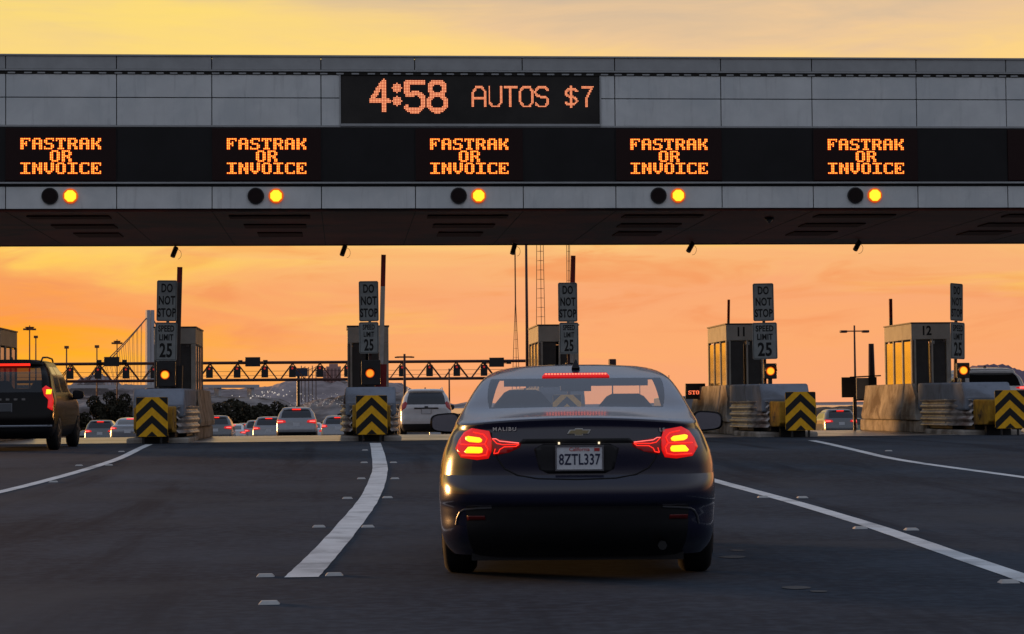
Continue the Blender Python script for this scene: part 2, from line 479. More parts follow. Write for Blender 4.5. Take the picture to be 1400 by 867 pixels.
tag(wear.build('road_marking', mat('worn_paint', (.085, .085, .085), .9, spec=.1)), kind='structure')

# ------------------------------------------------------------------ toll canopy
CY = 52.4                                  # front face
LANES = [-6.88, -1.88, 3.12, 8.12, 13.12]
CX0, CX1 = -21.6, 32.4
WIDE, GAP = 2.68, .022
canopy = empty('toll_canopy', (5, CY, 0))
tag(canopy, 'long grey panelled toll plaza canopy spanning all lanes', 'canopy')
OX = -5


def cbox(mb, x0, x1, y0, y1, z0, z1): return mb.box(x0 + OX, x1 + OX, y0, y1, z0, z1)


seams = []
x = 3.12 - 5 * 5
while x < CX1 + 3:
    seams += [x - WIDE / 2, x + WIDE / 2]; x += 5
seams = [s for s in seams if CX0 < s < CX1]
edges = [CX0] + seams + [CX1]
DX0, DX1, DZ0, DZ1 = at(465, 130, 52.4).x, at(822, 130, 52.8).x, 8.13, 9.37
back = MB(); cbox(back, CX0, CX1, .31, 10.75, 6.9, 9.81); cbox(back, CX0, CX1, .06, .31, 6.9, 9.498); cbox(back, CX0, CX1, .05, .31, 9.50, 9.81) if 0 else None
back.build('structure_core', 'seam_black', canopy)
cop = MB(); cl = MB(); low = MB()
for a, b in zip(edges, edges[1:]):
    cbox(cop, a + GAP / 2, b - GAP / 2, -.02, .3, 9.50, 9.82)
    for z0, z1 in ((8.80 + GAP / 2, 9.37), (8.12, 8.80 - GAP / 2)):
        segs = [(a + GAP / 2, b - GAP / 2)]
        out = []
        for p, q in segs:
            if q <= DX0 or p >= DX1: out.append((p, q))
            else:
                if p < DX0: out.append((p, DX0))
                if q > DX1: out.append((DX1, q))
        for p, q in out: cbox(cl, p, q, 0, .055, z0, z1)
    cbox(low, a + GAP / 2, b - GAP / 2, 0, .055, 6.06, 6.60)
cop.build('coping', 'coping_metal', canopy, bevel=.01)
cl.build('fascia_panel', 'cladding', canopy, bevel=.006)
low.build('fascia_panel', 'cladding', canopy, bevel=.006)
g = MB(); cbox(g, CX0, CX1, -.05, .25, 9.82, 9.86); cbox(g, CX0, CX1, -.045, .2, 9.455, 9.495)
xx = CX0 + .3
while xx < CX1:
    cbox(g, xx, xx + .18, -.03, .1, 9.385, 9.42); xx += .30 + .1 * random.random()
g.build('gutter', 'coping_metal', canopy)
g = MB(); cbox(g, CX0, CX1, -.01, .06, 9.375, 9.452); g.build('gutter', 'gutter_black', canopy)
g = MB(); cbox(g, CX0, CX1, -.07, .05, 6.665, 6.71); cbox(g, CX0, CX1, -.02, .05, 8.07, 8.115); g.build('sill', 'coping_metal', canopy, bevel=.008)
g = MB(); cbox(g, CX0, CX1, -.01, .06, 6.605, 6.66); g.build('shadow_gap', 'seam_black', canopy)
g = MB(); cbox(g, CX0, CX1, -.03, .058, 6.712, 8.066); g.build('sign_band', 'led_black', canopy)
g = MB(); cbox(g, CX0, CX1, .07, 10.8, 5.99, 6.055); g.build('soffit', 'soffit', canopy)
g = MB()
for a in seams: cbox(g, a - .012, a + .012, .08, 10.7, 5.984, 5.989)
g.build('soffit_joint', 'seam_black', canopy)
g = MB(); cbox(g, CX0, CX1, 10.8, 11.0, 5.97, 9.7); g.build('rear_fascia', 'seam_black', canopy)
g = MB(); cbox(g, CX0, CX0 + .3, .3, 10.7, 6.06, 6.9); g.build('end_beam', 'seam_black', canopy)
g = MB(); cbox(g, CX0 + .0, CX1, .06, .35, 6.06, 6.9); g.build('front_beam', 'seam_black', canopy)
for xx in (CX0 + .8, CX1 - .8):
    g = MB(); cbox(g, xx - .35, xx + .35, 4.6, 5.3, ground_z(57), 5.985); g.build('column', 'concrete', canopy, bevel=.03)
# recessed grilles under the roof: long dark slots between the seams
for a, b in zip(edges, edges[1:]):
    if b - a < 2.5: continue
    for k in range(3):
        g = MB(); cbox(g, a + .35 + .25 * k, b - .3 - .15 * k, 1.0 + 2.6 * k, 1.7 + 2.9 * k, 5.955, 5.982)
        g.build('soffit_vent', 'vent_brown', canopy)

# fonts for the light-emitting boards --------------------------------------
FONT = {
    'F': ['111111', '110001', '110100', '111100', '110100', '110000', '110000'],
    'A': ['011110', '110011', '110011', '111111', '110011', '110011', '110011'],
    'S': ['011111', '110001', '110000', '011110', '000011', '100011', '111110'],
    'T': ['111111', '101101', '001100', '001100', '001100', '001100', '011110'],
    'R': ['111110', '110011', '110011', '111110', '110110', '110011', '110011'],
    'K': ['110011', '110011', '110110', '111100', '110110', '110011', '110011'],
    'O': ['011110', '110011', '110011', '110011', '110011', '110011', '011110'],
    'I': ['111111', '001100', '001100', '001100', '001100', '001100', '111111'],
    'N': ['110011', '111011', '111011', '110111', '110111', '110011', '110011'],
    'V': ['110011', '110011', '110011', '110011', '110011', '011110', '001100'],
    'C': ['011111', '110001', '110000', '110000', '110000', '110001', '011111'],
    'E': ['111111', '110001', '110100', '111100', '110100', '110001', '111111'],
    'P': ['111110', '110011', '110011', '111110', '110000', '110000', '110000'],
    ' ': ['000000'] * 7}


def dot_text(txt, pitch, xc, ztop, px_=None):
    px_ = px_ or pitch
    pts = []; n = len(txt) * 7 - 1; x0 = xc - n * px_ / 2
    for k, ch in enumerate(txt):
        for r, row in enumerate(FONT[ch]):
            for c, v in enumerate(row):
                if v == '1': pts.append((x0 + (k * 7 + c + .5) * px_, ztop - (r + .5) * pitch))
    return pts


def dots(pts, pitch, parent, name, core, rim, y, cs=.33, rs=.49):
    a, b = MB(), MB()
    for x, z in pts:
        a.add([(x + cs * pitch * math.cos(t), y - .012, z + cs * pitch * math.sin(t)) for t in [math.pi / 4 * (i + .5) for i in range(8)]], [tuple(range(8))])
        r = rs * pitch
        b.add([(x - r, y - .006, z - r), (x + r, y - .006, z - r), (x + r, y - .006, z + r), (x - r, y - .006, z + r)], [(0, 1, 2, 3)])  # square behind each dot imitates its glow by emission
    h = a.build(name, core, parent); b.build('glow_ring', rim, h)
    return h


ORD = ['first', 'second', 'third', 'fourth', 'fifth']
for i, lx in enumerate(LANES):
    if i == 0:
        s0 = empty('lane_message_sign', (lx, CY - .03, 6.71))
        g = MB(); g.box(-1.34, 1.34, -.035, -.001, .03, 1.33); g.build('display_face', 'led_face', s0, bevel=.01)
        g = MB()
        for a_ in (-1.34, 1.34): g.box(a_ - .008, a_ + .008, -.038, -.036, .03, 1.33)
        g.build('cabinet_edge', 'seam_black', s0)
        P_ = .0402
        for txt, zt in (('FASTRAK', 7.79 - 6.71), ('OR', 7.488 - 6.71), ('INVOICE', 7.188 - 6.71)):
            dots(dot_text(txt, P_, 0, zt, .0406), P_, s0, 'message_line', 'led_core', 'led_halo', -.037)
        s = s0
    else:
        s = copy_tree(s0)
    s.location = (lx, CY - .03, 6.71)
    tag(s, 'black lane board with three glowing orange message lines, %s from the left' % ORD[i], 'message sign', 'lit lane message boards on the canopy')
# a sixth board whose dark edge just enters the picture
s = empty('lane_message_sign', (18.12, CY - .03, 6.71))
g = MB(); g.box(-1.34, 1.34, -.035, -.001, .03, 1.33); g.build('display_face', 'led_face', s, bevel=.01)
tag(s, 'black lane board cut off by the right edge of the picture, message out of view', 'message sign', 'lit lane message boards on the canopy')

# the big price and time display ---------------------------------------------
disp = empty('price_display', ((DX0 + DX1) / 2, CY, DZ0))
tag(disp, 'large black display showing 4:58 AUTOS $7 in orange dots', 'display board')
hw = (DX1 - DX0) / 2
g = MB(); g.box(-hw + .01, hw - .01, .02, .058, 0, 1.24); g.build('display_face', mat('display_dark', (.016, .014, .012), .45, spec=.3, var=.5, scale=.8), disp)
g = MB(); g.box(-hw, hw, -.05, .0, -.03, .03); g.box(-hw - .02, -hw + .015, -.03, .02, .03, 1.24); g.box(hw - .015, hw + .02, -.03, .02, .03, 1.24); g.build('display_frame', 'coping_metal', disp)
STROKES = {
    '4': [[(.72, 0), (.72, 1), (.0, .33), (1, .33)]],
    '5': [[(.95, 1), (.08, 1), (.08, .58), (.7, .60), (.92, .45), (.92, .18), (.7, .0), (.2, .0), (.05, .12)]],
    '8': [[(.3, .54), (.1, .7), (.1, .88), (.3, 1), (.7, 1), (.9, .88), (.9, .7), (.7, .54), (.3, .54), (.05, .4), (.05, .15), (.3, 0), (.7, 0), (.95, .15), (.95, .4), (.7, .54)]],
    'A': [[(0, 0), (0, .75), (.3, 1), (.7, 1), (1, .75), (1, 0)], [(0, .42), (1, .42)]],
    'U': [[(0, 1), (0, .2), (.25, 0), (.75, 0), (1, .2), (1, 1)]],
    'T': [[(0, 1), (1, 1)], [(.5, 1), (.5, 0)]],
    'O': [[(.25, 0), (0, .2), (0, .8), (.25, 1), (.75, 1), (1, .8), (1, .2), (.75, 0), (.25, 0)]],
    'S': [[(1, .85), (.75, 1), (.25, 1), (0, .82), (0, .65), (.2, .52), (.8, .48), (1, .35), (1, .18), (.75, 0), (.25, 0), (0, .15)]],
    '$': [[(1, .78), (.75, .86), (.25, .86), (0, .72), (.1, .56), (.85, .46), (1, .3), (.75, .14), (.25, .14), (0, .22)], [(.5, 1), (.5, 0)]],
    '7': [[(0, 1), (1, 1), (.45, .45), (.4, 0)]]}


def raster(ch, x0, x1, z0, z1, th, pitch):
    pts = []
    nx, nz = int((x1 - x0 + 2 * th) / pitch), int((z1 - z0 + 2 * th) / pitch)
    segs = [(Vector((x0 + (x1 - x0) * a[0], z0 + (z1 - z0) * a[1])), Vector((x0 + (x1 - x0) * b[0], z0 + (z1 - z0) * b[1]))) for st in STROKES[ch] for a, b in zip(st, st[1:])]
    for i in range(nx + 1):
        for j in range(nz + 1):
            p = Vector((x0 - th + i * pitch, z0 - th + j * pitch))
            for a, b in segs:
                d = b - a; t = max(0, min(1, (p - a).dot(d) / d.length_squared))
                if (a + d * t - p).length <= th: pts.append((p.x, p.y)); break
    return pts


def dx(px): return (px - 643.5) / 357.0 * 2 * hw
def dz(py): return 1.15 + (555.5 - py) / 55.2 - DZ0


for grp, th, pt, items in (('time_digits', .058, .038, [('4', 507, 531, 110, 150), ('5', 554, 580, 111, 150), ('8', 585, 610, 111, 150)]),
                           ('price_text', .030, .031, [('A', 647, 663, 117, 144), ('U', 669, 685, 117, 144), ('T', 690, 707, 117, 144), ('O', 712, 728, 117, 144), ('S', 733, 750, 117, 144),
                                                       ('$', 774, 790, 116, 145), ('7', 797, 811, 117, 144)])):
    pts = []
    for ch, a, b, t_, bo in items: pts += raster(ch, dx(a), dx(b), dz(bo), dz(t_), th, pt)
    if grp == 'time_digits':
        for cz in (119, 137):
            c = (dx(542.5), dz(cz))
            pts += [(c[0] + i * pt, c[1] + j * pt) for i in range(-3, 4) for j in range(-3, 4) if i * i + j * j < 9.5]
    dots(pts, pt, disp, grp, 'led_orange', 'led_orange_halo', .02, cs=.36, rs=.5)

# lane lights on the fascia ----------------------------------------------------
NUM = ['first', 'second', 'third', 'fourth', 'fifth']


def disc(mb, r, y0, y1, n=24, off=0):
    return mb.prism([(r * math.cos(2 * math.pi * (i + off) / n), r * math.sin(2 * math.pi * (i + off) / n)) for i in range(n)], y0, y1)


LP = [(67, 97, 266.5), (353, 380, 266), (631, 657, 265), (906, 933, 263.5), (1179, 1204, 262)]
d0 = l0 = None
for i, lx in enumerate(LANES):
    da = at(LP[i][0], LP[i][2], 52.4); xa = lx - .27; xb = lx + .225
    z_ = 6.37
    if d0 is None:
        d0 = o = empty('lane_signal_lamp')
        g = MB(); disc(g, .205, -.05, 0); g.build('housing', 'black_metal', o, bevel=.01)
        g = MB(); disc(g, .175, -.062, -.051); g.build('lens', 'lens_dark', o)
        l0 = o2 = empty('lane_signal_lamp')
        g = MB(); disc(g, .185, -.04, 0); g.build('housing', 'amber_ring', o2, bevel=.01)
        g = MB(); disc(g, .150, -.062, -.041, 8, .5); g.build('lens', 'amber_lit', o2)
    else:
        o, o2 = copy_tree(d0), copy_tree(l0)
    o.location = (xa, CY, z_); o2.location = (xb, CY, z_)
    tag(o, 'unlit dark red round lamp under the %s lane message board' % NUM[i], 'signal lamp', 'unlit lamps on the canopy fascia')
    tag(o2, 'glowing amber lamp under the %s lane message board' % NUM[i], 'signal lamp', 'lit amber lamps on the canopy fascia')

# cameras hanging from the canopy ----------------------------------------------
c0 = None
for i, (px, lean) in enumerate([(239, -.35), (470, -.35), (702, -.38), (946, -.12), (1174, -.1)]):
    p = at(px, 332, 62.7)
    p.z = 5.97; p.y = min(p.y, 63.2)
    if c0 is None:
        c0 = o = empty('lane_camera')
        g = MB(); g.tube((0, 0, 0), (0, 0, -.1), .03); g.build('bracket', 'black_metal', o)
        g = MB(); g.tube((.04, 0, -.05), (-.06, -.12, -.34), .075, .075, 12); g.build('camera_body', 'black_metal', o, bevel=.01)
        g = MB(); g.path([(.04 + .10 * math.sin(t) + .05, 0, -.12 - .14 * (1 - math.cos(t))) for t in [i_ * .35 for i_ in range(10)]], .006, 5); g.build('cable', 'black_metal', o)
    else: o = copy_tree(c0)
    o.location = p; o.rotation_euler = (0, lean + .35, 0)
    tag(o, 'small black lane camera hanging under the canopy edge, %s from the left' % NUM[i], 'camera', 'cameras hanging below the canopy')
o = empty('dome_camera', (at(1064, 296, 54).x, CY + 1.9, 5.985))
g = MB(); g.tube((0, 0, 0), (0, 0, -.05), .12, .12, 14); g.build('mount', 'black_metal', o)
g = MB()
for k in range(4): g.tube((0, 0, -.05 - .025 * k), (0, 0, -.075 - .025 * k), .1 - .008 * k * k, .1 - .008 * (k + 1) ** 2, 14)
g.build('dome', 'paint_grey', o, smooth=True)
tag(o, 'small round dome camera on the underside of the canopy', 'camera')

# ------------------------------------------------------------------ toll islands
def clip_poly(poly, ax, lim, keep_less):
    out = []
    for i in range(len(poly)):
        a, b = poly[i], poly[(i + 1) % len(poly)]
        ia = (a[ax] <= lim) == keep_less or a[ax] == lim; ib = (b[ax] <= lim) == keep_less or b[ax] == lim
        if ia: out.append(a)
        if ia != ib:
            t = (lim - a[ax]) / (b[ax] - a[ax]); out.append((a[0] + (b[0] - a[0]) * t, a[1] + (b[1] - a[1]) * t))
    return out


def make_board():
    o = empty('chevron_board')
    Wd, H0, H1 = .36, .17, 1.07
    g = MB(); g.prism([(-Wd + .03, H0), (Wd - .03, H0), (Wd, H0 + .03), (Wd, H1 - .03), (Wd - .03, H1), (-Wd + .03, H1), (-Wd, H1 - .03), (-Wd, H0 + .03)], 0, .02); g.build('board_panel', 'hazard_yellow', o)
    g = MB()
    for top in (1.40, 1.03, .66, .29):
        t_ = top; s_ = .95; th = .185
        for sg in (1, -1):
            poly = [(0, t_), (sg * .355, t_ - .355 * s_), (sg * .355, t_ - .355 * s_ - th), (0, t_ - th)]
            poly = clip_poly(poly, 1, H1 - .005, True)
            if len(poly) > 2: poly = clip_poly(poly, 1, H0 + .005, False)
            if len(poly) > 2: g.prism(poly, -.004, -.001)
    g.build('chevron_stripes', 'hazard_black', o)
    g = MB(); g.tube((-.2, .05, 0), (-.2, .05, .9), .03); g.tube((.2, .05, 0), (.2, .05, .9), .03); g.build('support', 'black_metal', o)
    return o


def make_island(front=True):
    """origin: ground under the chevron board; runs along +y"""
    o = empty('toll_island')
    def barrier(name, y0, y1, sgn):
        prof = [(.50, 1.30), (.60, 1.30), (.64, .95), (.735, .46), (.72, .34), (.60, .33), (.50, .33)]
        g = MB(); n = len(prof)
        cut = .55 if name == 'nose' else 0
        vs = [(sgn * x_, y0 + cut * (1.3 - z_) * -1 + (cut * .6 if z_ > 1 else 0), z_) for x_, z_ in prof] + [(sgn * x_, y1, z_) for x_, z_ in prof]
        g.add(vs, [tuple(range(n)), tuple(range(n, 2 * n))] + [(i, n + i, n + (i + 1) % n, (i + 1) % n) for i in range(n)])
        return g.build('side_barrier', 'concrete', o, bevel=.02)
    for sgn in (-1, 1):
        barrier('nose', 6.25, 7.25, sgn); barrier('rest', 7.4, 11.6, sgn)
    g = MB(); g.box(-.64, .64, 5.0, 12.2, 0, .325); g.build('curb', 'concrete', o, bevel=.04)
    g = MB(); g.box(-.72, .72, 1.5, 4.98, -.05, .12); g.build('curb', 'concrete', o, bevel=.04)
    g = MB(); g.prism_x([(1.75, .90), (2.0, 1.28), (5.4, 1.30), (6.0, 1.30), (6.0, .6), (1.75, .6)], -.60, .60); g.build('crash_block', 'concrete_blue', o, bevel=.05)
    g = MB()
    for sgn in (-1, 1):
        z0, z1 = .22, .86; nR = 4; N = 40
        prof = []
        for k in range(N + 1):
            z = z0 + (z1 - z0) * k / N; prof.append((.665 + .030 * math.cos(2 * math.pi * nR * k / N) + .01, z))
        vs = []
        for y, ox in ((1.6, -.22), (3.0, .0), (5.3, 0.03)): vs += [(sgn * (x_ + ox), y, z) for x_, z in prof]
        n = N + 1
        g.add(vs, [(q * n + k, q * n + k + 1, q * n + n + k + 1, q * n + n + k) for q in (0, 1) for k in range(N)])
        g.box(*sorted((sgn * .60, sgn * .66)), 3.2, 3.3, .2, .88)
    g.build('guard_rail', 'galv_steel', o, smooth=True, solid=.006)
    g = MB(); g.box(-.40, .40, 1.62, 2.9, .14, .58); g.box(-.58, .58, 2.9, 5.2, .14, .58); g.build('attenuator_core', 'black_metal', o)
    g = MB(); g.prism_x([(.35, .34), (.42, .84), (1.60, .86), (1.60, .24), (.5, .26)], -.44, .44); nose = g.build('attenuator_nose', mat('dirty_yellow', (.36, .20, .02), .7, spec=.2, var=.3, scale=4, col2=(.14, .08, .03), c2=(.48, .66)), o, bevel=.03)
    g = MB()
    for sgn in (-1, 1): g.prism_x([(.95, .50), (1.2, .50), (1.08, .36)], sgn * .443 - .003, sgn * .443 + .003)
    g.build('slot', 'hazard_black', nose)
    g = MB()
    for y in (1.0, 2.6, 4.2): g.box(-.3, .3, y, y + .15, 0, .26)
    g.build('skid_foot', 'black_metal', o)
    return o


def make_booth(num):
    o = empty('toll_booth')
    w2, L = .535, 2.85
    z0, z1, zt = .33, 2.50, 2.90
    g = MB(); g.box(-w2, w2, 0, L, zt - .42, zt); g.build('roof_band', 'booth_panel', o, bevel=.015)
    g = MB(); g.box(-w2 - .02, w2 + .02, -.02, L + .02, zt + .002, zt + .035); g.build('roof', 'dark_steel', o)
    g = MB(); g.box(-w2 + .01, w2 - .01, .01, L, z0, 1.05); g.build('lower_wall', 'booth_panel', o)
    g = MB()
    for x0, x1, y0, y1 in ((-w2, -w2 + .12, 0, .1), (w2 - .12, w2, 0, .1), (-w2, -w2 + .08, L - .1, L), (w2 - .08, w2, L - .1, L), (.005, .05, .0, .06)):
        g.box(x0, x1, y0, y1, 1.05, zt - .42)
    for k in range(1, 3):
        for sgn in (-1, 1): g.box(*(sorted((sgn * w2, sgn * (w2 - .05)))), L * k / 3 - .05, L * k / 3 + .05, 1.05, zt - .42)
    g.build('corner_post', 'booth_panel', o)
    for sgn in (-1, 1):
        for k in range(3):
            g = MB(); g.box(sgn * (w2 - .03) - .006, sgn * (w2 - .03) + .006, L * k / 3 + .08, L * (k + 1) / 3 - .08, 1.08, zt - .47)
            g.build('window', 'glass_sunset_tint' if sgn < 0 else 'glass_dark', o)  # sunset-side panes get the painted reflection tint, the others stay dark
    for a_, b_ in ((-w2 + .13, -.06), (.06, w2 - .13)):
        g = MB(); g.box(a_, b_, .05, .08, 1.0, zt - .43); g.build('door', 'booth_dark', o)
    if not num:
        g = MB(); g.box(-w2 + .1, w2 - .1, L - .06, L - .03, 1.0, zt - .43); g.build('rear_wall', 'booth_dark', o)
    g = MB(); g.box(.12, .3, .3, .5, 1.0, 1.9); g.build('console', 'arm_red', o)
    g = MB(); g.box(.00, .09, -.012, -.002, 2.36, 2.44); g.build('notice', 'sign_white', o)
    g = MB(); g.box(-w2 + .02, -w2 + .06, -.03, -.002, 1.1, 2.46); g.build('conduit', 'dark_steel', o)
    g = MB(); g.box(.30, .36, -.10, -.002, 2.40, 2.46); g.build('wall_lamp', 'dark_steel', o)
    if num:
        mb = text_mesh([num], [0], .34, .03, .85); n = mb.build('lettering', 'letter_black', o); n.location = (-.13, -.006, zt - .20)
    return o


def sign_post(o_name, w_, z0, z1, lines, sizes, leads, yaw=0, tilt=0):
    o = empty(o_name)
    h = z1 - z0; c = .03
    poly = [(-w_ / 2 + c, z0), (w_ / 2 - c, z0), (w_ / 2, z0 + c), (w_ / 2, z1 - c), (w_ / 2 - c, z1), (-w_ / 2 + c, z1), (-w_ / 2, z1 - c), (-w_ / 2, z0 + c)]
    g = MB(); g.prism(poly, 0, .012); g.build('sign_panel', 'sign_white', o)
    e = .016; b = .022                                                 # black border line
    g = MB()
    for (a0, a1, b0, b1) in ((-w_ / 2 + b, w_ / 2 - b, z0 + b, z0 + b + e * .6), (-w_ / 2 + b, w_ / 2 - b, z1 - b - e * .6, z1 - b), (-w_ / 2 + b, -w_ / 2 + b + e * .6, z0 + b + e, z1 - b - e), (w_ / 2 - b - e * .6, w_ / 2 - b, z0 + b + e, z1 - b - e)):
        g.box(a0, a1, -.003, -.001, b0, b1)
    g.build('border', 'letter_black', o)
    mb = text_mesh(lines, [z0 + h * l_ for l_ in leads], [s_ * h for s_ in sizes], .03, .60 * w_ / .5, 1.06)
    n = mb.build('lettering', 'letter_black', o); n.location = (0, -.004, 0)
    g = MB(); g.prism([(p[0] * .98, p[1]) for p in poly], .013, .02); g.build('sign_back', 'sign_back', o)
    return o


ISL = [-9.38, -4.38, .62, 5.62, 10.62, 15.62]
IY = 48.8
GZ = .35
names = ['cut off at the left edge', 'beside the black SUV', 'ending the curved white line', 'behind the navy sedan', 'right of the navy sedan', 'of booth 12']
isl0 = board0 = booth0 = None
CFG = {  # island: (dns dx, w, z0, z1), (speed dx, w, z0,z1), yaw, gate (dx, z0, z1, width), signal dx
    1: dict(dns=(-.16, .52, 3.02, 4.06), sp=(-.16, .56, 2.02, 2.99), yaw=R(-8), gate=(.08, 3.0, 4.42, .13), sig=(-.14, 1.66), lean=R(1)),
    2: dict(dns=(.04, .50, 2.99, 4.02), sp=(.03, .50, 2.17, 2.97), yaw=R(0), gate=(.27, 1.8, 4.72, .12), sig=(.03, 1.66), lean=R(-.5)),
    3: dict(dns=(.12, .50, 2.95, 3.96), sp=(.14, .50, 2.12, 2.93), yaw=R(3), gate=(.18, 2.0, 4.68, .12), sig=(.14, 1.66), lean=0),
    4: dict(dns=(.25, .54, 2.94, 3.92), sp=(.26, .64, 1.95, 2.90), yaw=R(-6), gate=(-.07, 1.8, 3.78, .07), sig=(.36, 1.64), lean=R(-.5)),
    5: dict(dns=(.28, .54, 2.92, 3.90), sp=(.30, .60, 1.92, 2.88), yaw=R(38), gate=(-.26, 1.8, 3.78, .09), sig=(.45, 1.62), lean=R(1.5))}
for k, ix in enumerate(ISL):
    if isl0 is None:
        isl0 = isl = make_island(); board0 = bd = make_board()
    else:
        isl = copy_tree(isl0); bd = copy_tree(board0)
    back_ = 4.6 if k == 3 else 0
    isl.location = (ix + (.05 if back_ else 0), IY + back_, GZ); bd.location = (ix, IY + .12 + back_, GZ)
    tag(isl, 'concrete toll island with steel crash rails, %s' % names[k], 'toll island', 'toll islands between the lanes')
    tag(bd, 'yellow and black chevron board on the toll island %s' % names[k], 'hazard board', 'chevron boards facing traffic')
    bo = make_booth({4: '11', 5: '12'}.get(k)) if k in (4, 5) else (copy_tree(booth0) if booth0 else make_booth(None))
    if booth0 is None and k not in (4, 5): booth0 = bo
    bo.location = (ix, IY + 6.75, GZ)
    tag(bo, 'grey toll booth with narrow windows, on the island %s' % names[k] if k < 4 else ('toll booth with windows coloured as orange sky reflection, numbered 11, beside the navy sedan' if k == 4 else 'toll booth numbered 12 with side windows coloured as golden sky reflection'),
        'toll booth', 'toll booths on the islands')
    if k == 0: continue
    c = CFG[k]
    Y = IY + 5.45
    # pole
    po = empty('sign_pole', (ix + c['dns'][0] + .02, Y + (.26 if k == 5 else .12), GZ)); po.rotation_euler = (0, c['lean'], 0)
    g = MB(); g.box(-.035, .035, -.035, .035, .9, c['dns'][3] - .05); g.build('pole_shaft', 'pole_steel', po)
    g = MB(); g.box(-.15, .15, -.05, .05, 1.28, 1.32); g.build('foot_plate', 'black_metal', po)
    tag(po, 'dark steel sign pole on the toll island %s' % names[k], 'sign pole', 'sign poles on the islands')
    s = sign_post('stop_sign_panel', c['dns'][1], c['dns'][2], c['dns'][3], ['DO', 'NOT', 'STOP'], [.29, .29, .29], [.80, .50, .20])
    s.location = (ix + c['dns'][0], Y, GZ); s.rotation_euler = (0, c['lean'], c['yaw'])
    s.name = 'do_not_stop_sign'
    tag(s, 'white sign reading DO NOT STOP above the speed sign %s' % names[k], 'road sign', 'DO NOT STOP signs')
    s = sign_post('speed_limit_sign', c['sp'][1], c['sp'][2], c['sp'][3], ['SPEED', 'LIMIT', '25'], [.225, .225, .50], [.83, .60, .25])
    s.location = (ix + c['sp'][0], Y - .03, GZ); s.rotation_euler = (0, c['lean'], c['yaw'])
    tag(s, 'white SPEED LIMIT 25 sign on the pole of the island %s' % names[k], 'road sign', 'speed limit signs')
    # signal
    sg = empty('traffic_signal', (ix + c['sig'][0], Y - .1, GZ))
    big = k in (1, 2)
    zc = c['sig'][1]; hh = .30 if big else .2
    g = MB(); g.box(-.17 - .05 * big, .17 + .1 * big, 0, .16, zc - hh, zc + (hh if not big else .34)); g.build('housing', 'black_metal', sg, bevel=.02)
    g = MB(); disc(g, .112, -.018, -.001); r_ = g.build('lens_ring', 'amber_ring', sg); r_.location.z = zc
    g = MB(); disc(g, .088, -.03, -.0185); r_ = g.build('lens', 'amber_soft' if k == 2 else mat('amber_island', (.5, .25, .02), .4, emit=(1, .42, .02), es=1.35), sg); r_.location.z = zc
    g = MB(); n = 12
    vs = [(.145 * math.cos(t), -.14 + .03 * 0, .145 * math.sin(t) + zc) for t in [math.pi * i / n for i in range(n + 1)]] + [(.145 * math.cos(t), 0, .145 * math.sin(t) + zc) for t in [math.pi * i / n for i in range(n + 1)]]
    g.add(vs, [(i, i + 1, n + 2 + i, n + 1 + i) for i in range(n)]); g.build('visor', 'black_metal', sg, solid=.006)
    g = MB(); g.box(-.05, .05, .03, .12, 1.28, zc - hh); g.build('stand', 'black_metal', sg)
    tag(sg, 'lit amber signal under the speed sign on the island %s' % names[k], 'traffic signal', 'amber signals on the islands')
    # raised gate arm
    ga = empty('barrier_gate', (ix + c['gate'][0] + (.30 if k in (4, 5) else 0), Y + (5.6 if k in (4, 5) else .35), GZ)); ga.rotation_euler = (0, R(1.6 if k != 5 else 0), 0)
    gx_, z0, z1, wd = c['gate']; zm = z0 + (z1 - z0) * .45 if k == 3 else (z0 + (z1 - z0) * .72)
    g = MB(); g.box(-wd / 2, wd / 2, -.03, .03, 1.7, zm); g.build('gate_arm', 'arm_white' if k in (2, 3) else 'dark_steel', ga)
    g = MB(); g.box(-wd / 2, wd / 2, -.03, .03, zm + .001, z1); g.build('gate_arm', 'arm_red', ga)
    g = MB(); g.box(-.14, .14, -.14, .14, 1.28, 1.9); g.build('gate_cabinet', 'arm_red' if k == 2 else 'black_metal', ga)
    tag(ga, 'raised barrier arm standing upright behind the signs %s' % names[k], 'barrier gate', 'raised barrier arms')
    # dark box on booth island side
    if k in (2, 5, 3):
        pass

# ------------------------------------------------------------------ vehicles
def pchip(xs, ys, x):
    xs = np.array(xs, float); ys = np.array(ys, float); x = np.atleast_1d(x)
    h = np.diff(xs); d = np.diff(ys) / h; n = len(xs); m = np.zeros(n)
    for i in range(1, n - 1):
        if d[i - 1] * d[i] > 0:
            w1, w2 = 2 * h[i] + h[i - 1], h[i] + 2 * h[i - 1]
            m[i] = (w1 + w2) / (w1 / d[i - 1] + w2 / d[i])
    m[0], m[-1] = d[0], d[-1]
    k = np.clip(np.searchsorted(xs, x) - 1, 0, n - 2); t = (x - xs[k]) / h[k]
    return ((2 * t ** 3 - 3 * t ** 2 + 1) * ys[k] + (t ** 3 - 2 * t ** 2 + t) * h[k] * m[k] + (-2 * t ** 3 + 3 * t ** 2) * ys[k + 1] + (t ** 3 - t ** 2) * h[k] * m[k + 1])


